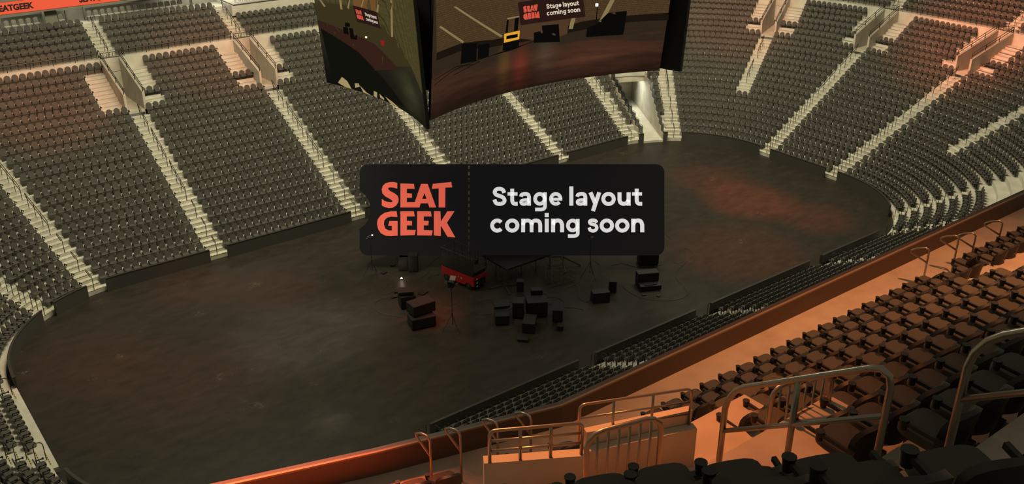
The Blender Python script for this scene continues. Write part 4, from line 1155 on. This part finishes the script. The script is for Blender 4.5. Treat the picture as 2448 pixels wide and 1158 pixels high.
patch(lsurf, [(3.1, 20.35), (.3, 20.35), (.66, 18.25), (3.2, 18.22)], SMO, 'picture_seats', SLf, .025)
patch(lsurf, LF['floor'], SMFL, 'picture_floor', SLf, .025)
patch(lsurf, [(6.6, 16.9), (4.5, 16.6), (1.5, 16.3), (-1.2, 15.4), (2.0, 14.6), (3.32, 15.47), (5.71, 16.16), (6.49, 16.4)], SMF2, 'picture_floor', SLf, .027)
patch(lsurf, LF['dark'], SMDK, 'picture_seats', SLf, .03)
for k in ('ais1', 'ais2', 'ais3', 'ais4', 'ais5', 'ais6'): patch(lsurf, LF[k], SMC, 'picture_shape', SLf, .035)
for k in ('b1', 'b2', 'b3'): patch(lsurf, LF[k], SMB, 'picture_shape', SLf, .035)
patch(lsurf, LF['red'], emat('screen_red', (.3, .01, .01)), 'picture_shape', SLf, .035); patch(lsurf, LF['lamp'], M['lamp'], 'picture_shape', SLf, .035)
for k in ('sl1', 'sl2', 'sl3', 'sl4', 'sl5', 'sl6'): patch(lsurf, [(a, max(b, 12.97)) for a, b in LF[k]], SMCR, 'picture_shape', SLf, .04)
pic_sign(lsurf, (3.24, 18.24), (.70, 18.26), (3.03, 17.33), SLf)

# ------------------------------------------------------------------ stage gear on the floor
BK = M['blk2']
def cabinet(label, loc, size, rz, name='speaker_cabinet', wedge=0.0, grp='black speaker cabinets and cases', wheels=False, z=0, grille=True, cat='speaker'):
    """box with a grille face, corner feet and side handles; wedge slopes the front back"""
    w, d, h = size; th = thing(name, label, cat, (loc[0], loc[1], z), rz, grp)
    q = MB(); f = .035 if not wheels else .08
    prof = [(-d/2, f), (d/2-(wedge*.15), f), (d/2-wedge*d*.55, h), (-d/2+wedge*.05, h)]
    q.prism([(a, b) for a, b in prof], lambda p: (-w/2, p[0], p[1]), lambda p: (w/2, p[0], p[1])); q.build('body', BK, th)
    if grille:
        g = MB(); e = .03
        y0, y1 = -d/2, -d/2+wedge*.05
        g.prism([(-w/2+e, f+e), (w/2-e, f+e), (w/2-e, h-e), (-w/2+e, h-e)], lambda p: (p[0], y0+(y1-y0)*p[1]/h-.012, p[1]), lambda p: (p[0], y0+(y1-y0)*p[1]/h+.004, p[1])); g.build('grille', M['black'], th)
    for sx in (-1, 1):
        for sy in (-1, 1):
            c = MB()
            if wheels: c.cyl((sx*(w/2-.07)-.02, sy*(d/2-.07), .04), .04, .04, 10, ax=(1, 0, 0)); c.build('caster', M['black'], th)
            else: c.cyl((sx*(w/2-.05), sy*(d/2-.05), 0), .025, f, 8); c.build('foot', M['black'], th)
        hd = MB(); hd.tube([(sx*(w/2), -.07, h*.6), (sx*(w/2+.03), -.07, h*.6), (sx*(w/2+.03), .07, h*.6), (sx*(w/2), .07, h*.6)], .012, 6); hd.build('handle', M['rail'], th)
    return th
D = math.degrees; Rr = math.radians
# stack at the left
cabinet('long black cabinet on casters at the bottom of the left pile', (-9.35, -3.10), (1.5, .95, .72), Rr(-14), wheels=True)
cabinet('black cabinet lying askew on top of the long one in the left pile', (-9.15, -2.75), (1.5, .95, .72), Rr(-2), wheels=True, z=.72)
cabinet('square black cabinet with a tray on it behind the left pile', (-8.75, -.45), (.95, .9, .85), Rr(-18))
cabinet('flat dark reddish case lying on the square cabinet behind the left pile', (-8.75, -.40), (.9, .75, .22), Rr(-30), name='equipment_case', z=.885, grille=False, cat='case')
cabinet('small black case standing just behind the left pile', (-8.05, .75), (.35, .3, .5), Rr(-20), name='equipment_case', grille=False, cat='case')
cabinet('tilted flat floor tray to the right of the left pile', (-7.05, .35), (.6, .45, .06), Rr(20), name='floor_pedal', grille=False, cat='pedal')
cabinet('upper one of two tiny black pedals behind the left pile', (-8.35, 1.45), (.38, .18, .08), Rr(-8), name='floor_pedal', grille=False, cat='pedal')
cabinet('lower one of two tiny black pedals behind the left pile', (-8.85, .95), (.38, .2, .08), Rr(-8), name='floor_pedal', grille=False, cat='pedal')
# pair under the left part of the sign
cabinet('tall black cabinet under the left part of the sign', (-5.80, 3.48), (.62, .62, 1.22), Rr(-37))
cabinet('sloped black amplifier beside the tall cabinet under the sign', (-6.25, 4.05), (.62, .6, .82), Rr(-32), wedge=.4, name='amplifier', cat='amplifier')
cabinet('small black case behind the sloped amplifier, partly under the sign', (-5.35, 5.45), (.6, .5, .6), Rr(-30), name='equipment_case', grille=False, cat='case')
# centre
cabinet('black slanted case with hinged lid in front of the stage, left of centre', (-5.10, -5.50), (.85, 1.5, .66), Rr(-33), name='equipment_case', wheels=True, cat='case')
lid = cabinet('black lid resting askew on the slanted case', (-4.75, -5.00), (.95, .85, .16), Rr(-25), name='case_lid', z=.66, grille=False, cat='lid')
cabinet('small black speaker standing below the truss legs', (-1.85, -3.20), (.45, .42, .74), Rr(-37))
cabinet('large black cabinet in the centre pile, under the grey-topped one', (-2.95, -6.25), (1.25, .95, 1.05), Rr(-30), wheels=True)
cabinet('black cabinet left of the large one in the centre pile', (-3.98, -5.75), (.7, .8, 1.10), Rr(-40), wheels=True)
cabinet('grey-topped box sitting on the back of the centre pile', (-2.35, -5.50), (.7, .45, 1.25), Rr(-33), name='equipment_case', grille=False, cat='case')
cabinet('black monitor cabinet tipped forward in front of the centre pile', (-4.35, -7.35), (.75, 1.35, .66), Rr(-45), wedge=.2)
cabinet('small flat black box lying alone nearest the camera', (-5.55, -8.25), (.62, .45, .16), Rr(-47), name='equipment_case', grille=False, cat='case')
cabinet('tall black road case right of the centre pile', (-2.25, -7.45), (.62, 1.15, .85), Rr(-40), name='road_case', wheels=True, cat='case')
cabinet('narrow black box in front of the tall road case', (-2.95, -8.55), (.36, .5, .3), Rr(-42), name='equipment_case', grille=False, cat='case')
# right
cabinet('wide wedge monitor standing alone right of centre', (1.35, -7.35), (1.1, .75, .72), Rr(-26), wedge=.35)
cabinet('upright wedge monitor turned on end right of centre', (3.0, -6.75), (.48, .85, .78), Rr(-42), wedge=.35)
cabinet('wide black road case just under the right end of the sign', (7.55, -5.35), (1.35, .8, .80), Rr(-33), name='road_case', wheels=True, cat='case')
rc = cabinet('wide black keyboard case with open bed at the right', (5.25, -7.60), (1.40, .62, .98), Rr(-27), name='keyboard_case', wheels=True, cat='case')
q = MB(); q.box((0, -.62, .22), (1.4, .62, .30)); q.build('bed', BK, rc)
for j in range(10):
    q = MB(); q.box((-.35+.08*j, -.7+.02*(j % 2), .40), (.05, .3, .05)); q.build('key', M['black'], rc)
for i, (x, y, s) in enumerate(((4.05, -8.55, .24), (4.75, -9.2, .28))):
    cabinet('%s small pedal lying in front of the keyboard case' % ORD[i], (x, y), (s, s*.8, .07), Rr(-20+40*i), name='floor_pedal', grille=False, cat='pedal')
cabinet('small black pedal at the foot of the left light stand', (-7.6, 4.35), (.4, .3, .08), Rr(10), name='floor_pedal', grille=False, cat='pedal')
cabinet('small dark pedal between the left stand and the amplifier', (-6.55, 4.95), (.3, .3, .1), Rr(40), name='floor_pedal', grille=False, cat='pedal')

def tripod(label, loc, rz, h, head, glow=False):
    th = thing('light_stand', label, 'light stand', (loc[0], loc[1], 0), rz, 'tripod light stands')
    for k in range(3):
        a = k*2*PI/3+.4; q = MB(); e = (math.cos(a)*.62, math.sin(a)*.62, .01)
        q.tube([(0, 0, 1.15), e], .016, 6); q.tube([(e[0]*.55, e[1]*.55, .53), (0, 0, .45)], .01, 6); q.cyl((e[0], e[1], 0), .03, .03, 8); q.build('leg', M['rail'], th)
    q = MB(); q.tube([(0, 0, .4), (0, 0, h)], .022, 8); q.cyl((0, 0, 1.08), .05, .12, 8); q.build('pole', M['rail'], th)
    hd = MB(); R = Matrix.Rotation(Rr(-25), 3, 'X') @ Matrix.Rotation(0, 3, 'Z')
    if head == 'barn':
        hd.box((0, 0, h+.14), (.34, .34, .34), mtx=Matrix.Rotation(Rr(20), 3, 'Z')); hb = hd.build('lamp_head', M['black'], th)
        for a, b in ((0, 1), (1, 1), (2, 1), (3, 1)):
            q = MB(); q.box((0, .16, 0), (.34, .3, .012), mtx=Matrix.Identity(3)); o = q.build('barn_door', M['black'], th)
            o.location = (0, 0, h+.14); m_ = Matrix.Rotation(a*PI/2+.35, 4, 'Z') @ Matrix.Translation((0, .17, 0)) @ Matrix.Rotation(Rr(35), 4, 'X')
            o.rotation_euler = m_.to_euler(); o.location = Vector((0, 0, h+.14+(.17 if a % 2 else -.05)))+m_.to_translation()
    elif head == 'bars':
        for dz in (0, .1): hd.tube([(-.38, 0, h+dz), (.38, 0, h+dz)], .018, 6)
        hd.box((.12, 0, h+.05), (.08, .08, .22)); hb = hd.build('lamp_head', M['black'], th)
    else:
        hd.box((0, 0, h+.06), (.42, .22, .14)); hd.box((-.2, 0, h+.28), (.03, .2, .34), mtx=Matrix.Rotation(Rr(-20), 3, 'Y')); hb = hd.build('lamp_head', M['seat'], th)
    if glow:
        q = MB(); q.cyl((.14, -.04, h+.1), .035, .05, 10, ax=(0, -1, .3)); q.build('bulb', M['lamp'], th)
        light('stand_lamp', 'POINT', (loc[0]+.1, loc[1]-.35, h+.2), (0, 0, 0), 7, (1, .75, .5), shadow_soft_size=.05)
    return th
tripod('light stand with a small lit bulb in front of the left end of the sign', (-8.40, 4.47), .2, 2.85, 'bars', True)
tripod('light stand with a barn-door lamp in front of the red lift', (-8.21, -4.75), .3, 3.0, 'barn')
tripod('light stand with a folded panel in front of the right half of the sign', (2.92, -4.60), .1, 2.85, 'flat')
th = thing('floor_lamp_puck', 'tiny bright lamp glowing on the floor behind the left pile', 'lamp', (-7.14, 2.85, 0))
q = MB(); q.cyl((0, 0, 0), .09, .05, 12); q.build('base', M['black'], th); q = MB(); q.cyl((0, 0, .05), .07, .06, 12, r2=.03); q.build('bulb', M['lamp'], th, smooth=True)
light('puck_lamp', 'POINT', (-7.14, 2.85, .45), (0, 0, 0), 6, (1, .75, .5), shadow_soft_size=.05)

# red scissor lift
Lc = Vector((-4.03, .05)); lr = math.atan2(-1.67-1.11, -4.30+4.90)     # long axis from far-left wheel to near wheel
lift = thing('scissor_lift', 'red and black scissor lift with railed platform in front of the sign', 'scissor lift', (Lc.x, Lc.y, 0), lr)
LW, LL = 1.25, 2.85
q = MB(); prof = [(-LL/2, .30), (-LL/2+.18, .30), (-LL/2+.25, .46), (-LL/2+.62, .46), (-LL/2+.78, .24), (LL/2-.78, .24), (LL/2-.62, .46), (LL/2-.25, .46), (LL/2-.18, .30), (LL/2, .30), (LL/2, .98), (-LL/2, .98)]
q.prism(prof, lambda p: (p[0], -LW/2, p[1]), lambda p: (p[0], LW/2, p[1])); q.build('chassis', M['red'], lift)
q = MB(); q.box((LL/2+.02, 0, .50), (.08, LW-.3, .5)); q.build('end_panel', M['black'], lift)
for i in range(5):
    q = MB(); q.box((LL/2+.065, -LW/2+.28, .28+.13*i), (.02, .1, .075)); q.build('hazard_stripe', M['white'] if i % 2 == 0 else M['black'], lift)
for sx in (-1, 1):
    for sy in (-1, 1):
        q = MB(); q.cyl((sx*(LL/2-.42), sy*(LW/2-.12)-.13 if sy > 0 else sy*(LW/2-.12)-.11, .27), .27, .24, 20, ax=(0, 1, 0)); wh = q.build('wheel', M['black'], lift)
        q = MB(); q.cyl((sx*(LL/2-.42), sy*(LW/2+.0), .27), .12, .03*sy, 12, ax=(0, 1, 0)); q.build('hub', M['rail'], wh)
q = MB(); q.box((0, 0, 1.10), (LL-.1, LW-.1, .24)); q.box((0, 0, 1.26), (LL+.05, LW+.02, .09)); q.build('platform', M['black'], lift)
q = MB()
for k in range(4):
    z = 1.0+.05*k; q.box((0, -.35, z), (LL-.3, .06, .05), mtx=Matrix.Rotation(.05*(-1)**k, 3, 'Y')); q.box((0, .35, z), (LL-.3, .06, .05), mtx=Matrix.Rotation(-.05*(-1)**k, 3, 'Y'))
q.build('scissor_arms', M['rail'], lift)
q = MB()
for z in (1.72, 2.3): q.tube([(-LL/2, -LW/2, z), (LL/2, -LW/2, z), (LL/2, LW/2, z), (-LL/2, LW/2, z), (-LL/2, -LW/2, z)], .025, 6)
for sx in (-1, -.5, 0, .5, 1):
    for sy in (-1, 1): q.tube([(sx*LL/2, sy*LW/2, 1.3), (sx*LL/2, sy*LW/2, 2.3)], .025, 6)
q.build('guard_rail', M['rail'], lift)
q = MB()
for sy in (-1, ): q.box((0, sy*(LW/2+.01), 1.50), (LL-.05, .015, .92))
q.build('side_panel', M['black'], lift)
q = MB(); q.box((LL/2-.12, -.2, 1.95), (.14, .22, .3)); q.build('control_box', M['black'], lift)
q = MB(); q.box((.35, -LW/2-.008, .62), (.12, .012, .1), mtx=Matrix.Rotation(.7, 3, 'Y')); q.box((.1, -LW/2-.008, .66), (.08, .012, .05)); q.build('decal', M['lightseat'], lift)

# stage deck on lattice legs, half hidden behind the sign
st = thing('stage_platform', 'low black stage deck on thin folding legs, cut off behind the sign', 'stage', (-1.9, -1.8, 0))
q = MB(); q.prism([(0, 0), (5.0, 0), (3.3, 1.2), (1.1, 2.8), (0, 3.6)], lambda p: (p[0], p[1], .86), lambda p: (p[0], p[1], .985)); q.build('deck', BK, st)
ends = [(i*1.22, 0) for i in range(5)]+[(0, 1.22), (0, 2.44), (0, 3.6)]
for (x, y) in ends:
    q = MB(); dx, dy = ((.55, 0) if y == 0 else (0, .55))
    q.tube([(x, y+.02, 0), (x, y+.02, .9)], .016, 6); q.tube([(x+.06, y+.02, 0), (x+.06, y+.02, .9)], .016, 6)
    q.tube([(x, y+.02, .06), (x-dx, y-dy+.02 if dy else y+.02, .9)], .012, 5); q.tube([(x, y+.02, .06), (x+dx, y+dy+.02, .9)], .012, 5); q.build('leg', M['rail'], st)
# truss tower and loose truss frame
def truss(a, b, wdt, n, r=.02):
    a, b = Vector(a), Vector(b); d = (b-a).normalized(); s = d.cross(Vector((0, 0, 1)));
    if s.length < .1: s = Vector((1, 0, 0))
    s.normalize(); u = s.cross(d).normalized(); q = MB()
    C = [(s+u)*wdt/2, (s-u)*wdt/2, (-s-u)*wdt/2, (-s+u)*wdt/2]
    for c in C: q.tube([a+c, b+c], r, 6)
    L = (b-a).length
    for i in range(n):
        p0, p1 = a+d*L*i/n, a+d*L*(i+1)/n
        for j in range(4): q.tube([p0+C[j], p1+C[(j+1) % 4]], r*.55, 5); q.tube([p1+C[j], p1+C[(j+1) % 4]], r*.5, 5)
    return q
tw = thing('truss_tower', 'short black lattice tower on spread feet in front of the stage corner', 'truss', (-2.35, -2.2, 0), Rr(-37))
truss((0, 0, .12), (0, 0, 1.3), .42, 5).build('column', M['rail'], tw)
q = MB()
for a in (.3, 1.9, 3.4, 5.0): q.tube([(math.cos(a)*.2, math.sin(a)*.2, .14), (math.cos(a)*1.15, math.sin(a)*1.15, .02)], .035, 6)
q.build('outrigger', M['rail'], tw)
tf = thing('loose_truss', 'loose black lattice frame lying right of the stage legs', 'truss', (0, -3.8, 0))
truss((.05, -.05, .3), (1.9, -.35, .35), .5, 4, .018).build('long_section', M['rail'], tf)
truss((.05, .0, .3), (1.3, 1.6, .9), .42, 4, .018).build('raised_section', M['rail'], tf)
q = MB(); q.tube([(1.3, 1.6, 1.1), (2.6, 1.7, .7), (3.6, .9, .05)], .05, 6); q.tube([(2.6, 1.7, .72), (2.0, .6, .1)], .05, 6); q.build('arm', M['rail'], tf)

# cables snaking over the floor
CABLES = [
 [(-5.54,6.0),(-6.1,5.69),(-6.69,5.19),(-7.04,4.52),(-7.24,3.64),(-7.18,3.03),(-7.45,2.46),(-7.93,1.96),(-8.52,1.66),(-9.06,1.6),(-9.2,1.87),(-8.9,2.27),(-8.41,2.54),(-7.98,2.87),(-7.82,3.3),(-7.97,3.52),(-8.47,3.47),(-9.05,3.03),(-9.37,2.52),(-9.57,1.83),(-9.5,1.32),(-9.14,0.93),(-8.72,0.87),(-8.05,0.99)],
 [(-3.7,4.59),(-4.62,3.25),(-5.17,2.63),(-6.04,2.16)],
 [(-3.3,4.16),(-4.32,3.68),(-5.07,3.13),(-5.17,2.52),(-5.02,2.0),(-4.67,2.01)],
 [(-4.79,1.83),(-5.23,2.05),(-5.75,1.82),(-6.02,1.37),(-6.29,0.28),(-6.54,-1.1),(-6.76,-1.95),(-6.56,-2.2),(-5.95,-2.06),(-5.56,-1.74),(-5.24,-1.04)],
 [(-4.45,-0.53),(-4.63,-1.2),(-4.93,-1.7),(-5.57,-2.35),(-5.65,-2.8),(-5.66,-3.28),(-5.94,-3.67),(-6.5,-3.87)],
 [(-9.67,-1.57),(-10.45,-0.64),(-10.63,0.3),(-10.19,1.05),(-9.26,1.18),(-8.15,0.9)],
 [(-5.08,-2.88),(-4.67,-2.86),(-4.21,-3.04),(-3.84,-3.36),(-3.43,-3.89),(-2.89,-4.76)],
 [(-3.92,-1.98),(-4.34,-2.95),(-4.76,-3.79),(-4.85,-4.13)],
 [(-5.8,-3.07),(-5.94,-3.54),(-5.84,-3.94),(-5.7,-4.28),(-5.34,-4.48)],
 [(-4.33,-5.01),(-3.75,-4.73),(-3.04,-4.44),(-2.08,-4.25),(-1.35,-4.38),(-0.98,-4.49),(-0.91,-4.71),(-1.16,-5.04),(-1.61,-5.16)],
 [(-4.15,-4.83),(-3.21,-4.65),(-2.22,-4.74),(-1.39,-4.94),(-0.79,-5.23),(-0.58,-5.73),(-0.63,-6.2),(-0.92,-6.39)],
 [(0.09,-5.04),(-0.68,-5.4),(-1.27,-5.71),(-1.68,-5.81)],
 [(-3.67,-5.35),(-4.07,-5.45),(-4.42,-5.74),(-4.74,-6.28),(-5.12,-6.68),(-5.4,-6.69),(-5.54,-6.51)],
 [(3.8,-6.83),(3.6,-7.75),(3.65,-8.7),(4.14,-9.51),(4.84,-10.1),(5.56,-10.35),(6.25,-10.27),(6.57,-10.02),(7.05,-9.12),(7.35,-8.32),(7.85,-7.77),(8.51,-7.34),(9.63,-6.95),(10.61,-6.56),(11.1,-6.21),(11.39,-5.55),(11.32,-5.28),(11.0,-5.4),(10.5,-6.05),(10.0,-6.52),(9.47,-6.69),(9.11,-6.55),(9.16,-6.17),(9.86,-5.56),(10.84,-4.68),(11.51,-3.82),(11.99,-2.78),(12.22,-2.32)],
 [(1.72,-4.14),(1.5,-4.75),(1.06,-5.55),(0.54,-6.15),(0.42,-6.78),(0.58,-7.02),(1.15,-6.86)],
 [(2.29,-4.58),(1.61,-4.71),(0.76,-4.82),(-0.03,-5.1),(-0.71,-5.56),(-1.52,-5.89)],
 [(4.84,-2.86),(4.71,-3.6),(4.25,-4.22),(3.51,-4.72),(2.64,-5.11),(2.33,-5.39),(1.81,-6.26)],
 [(-1.59,-4.88),(-0.89,-5.12),(-0.53,-5.63),(-0.65,-6.2),(-1.04,-6.38)],
 [(-1.0,-6.76),(-0.53,-7.18),(-0.32,-7.63),(-0.58,-7.99)],
 [(5.26,-4.17),(6.12,-4.4),(6.56,-5.43),(8.13,-6.22)],
]
def smooth_pts(P, n=5):
    P = [Vector(p) for p in P]; out = []
    for i in range(len(P)-1):
        p0, p1, p2, p3 = P[max(i-1, 0)], P[i], P[i+1], P[min(i+2, len(P)-1)]
        for j in range(n):
            t = j/n; out.append(.5*((2*p1)+(p2-p0)*t+(2*p0-5*p1+4*p2-p3)*t*t+(3*p1-p0-3*p2+p3)*t**3))
    return out+[P[-1]]
CL = ['long black cable looping from behind the amplifier round to the left pile', 'black cable running down from the sign left of the red lift', 'black cable bending behind the left wheel of the red lift',
 'black cable from the lift down to the barn-door light stand', 'black cable curling right of the barn-door light stand', 'black cable looping left of the left pile', 'black cable arching into the centre pile from the left',
 'short black cable running into the slanted case from behind', 'short black cable curling left of the slanted case', 'black cable rising from the slanted case to a loop behind the centre pile', 'black cable arching over the centre pile',
 'black cable crossing down to the centre pile from the truss frame', 'black cable hooking down left of the tipped monitor', 'very long thin cable wandering from the wedge monitor round the right side to the sign', 'black cable drooping between truss frame and wide wedge monitor',
 'black cable from the right light stand back toward the centre pile', 'black cable looping beside the right light stand', 'small black cable loop behind the tall road case', 'short black cable bending away right of the road case', 'thin cable crossing behind the right light stand']
for i, c in enumerate(CABLES):
    q = MB(); q.tube([(p.x, p.y, .014) for p in smooth_pts(c)], .014, 5)
    tag(q.build('cable', M['rail']), CL[i], 'cable', 'cables on the floor')

# near deck pipe railings beside the landing and up the aisle
pipe_rail('railing', 'tall two-rail pipe railing up the orange-lit steps, bottom right', ((-29.38, -41.85, 23.2), (-29.55, -43.60, 24.45)), 1.0, (.5,), (.48,), r=.032, bend=.22)
pipe_rail('railing', 'brushed pipe railing at the lower right corner above the dark seats', ((-29.83, -44.28, 25.1), (-30.15, -45.95, 26.35)), 1.0, (.5,), (.5,), r=.032, bend=.22)
pipe_rail('railing', 'barred pipe gate railing standing among the seats behind the two-rail railing', ((-28.12, -41.50, 22.55), (-27.40, -41.77, 22.62)), .98, (), (), r=.03, bars=6, botr=.12, bend=.16)
pipe_rail('railing', 'barred pipe gate railing in front of the vomitory wall, bottom centre', ((-30.47, -41.01, 22.6), (-29.70, -41.31, 22.68)), 1.05, (), (), r=.03, bars=6, botr=.12, bend=.18)
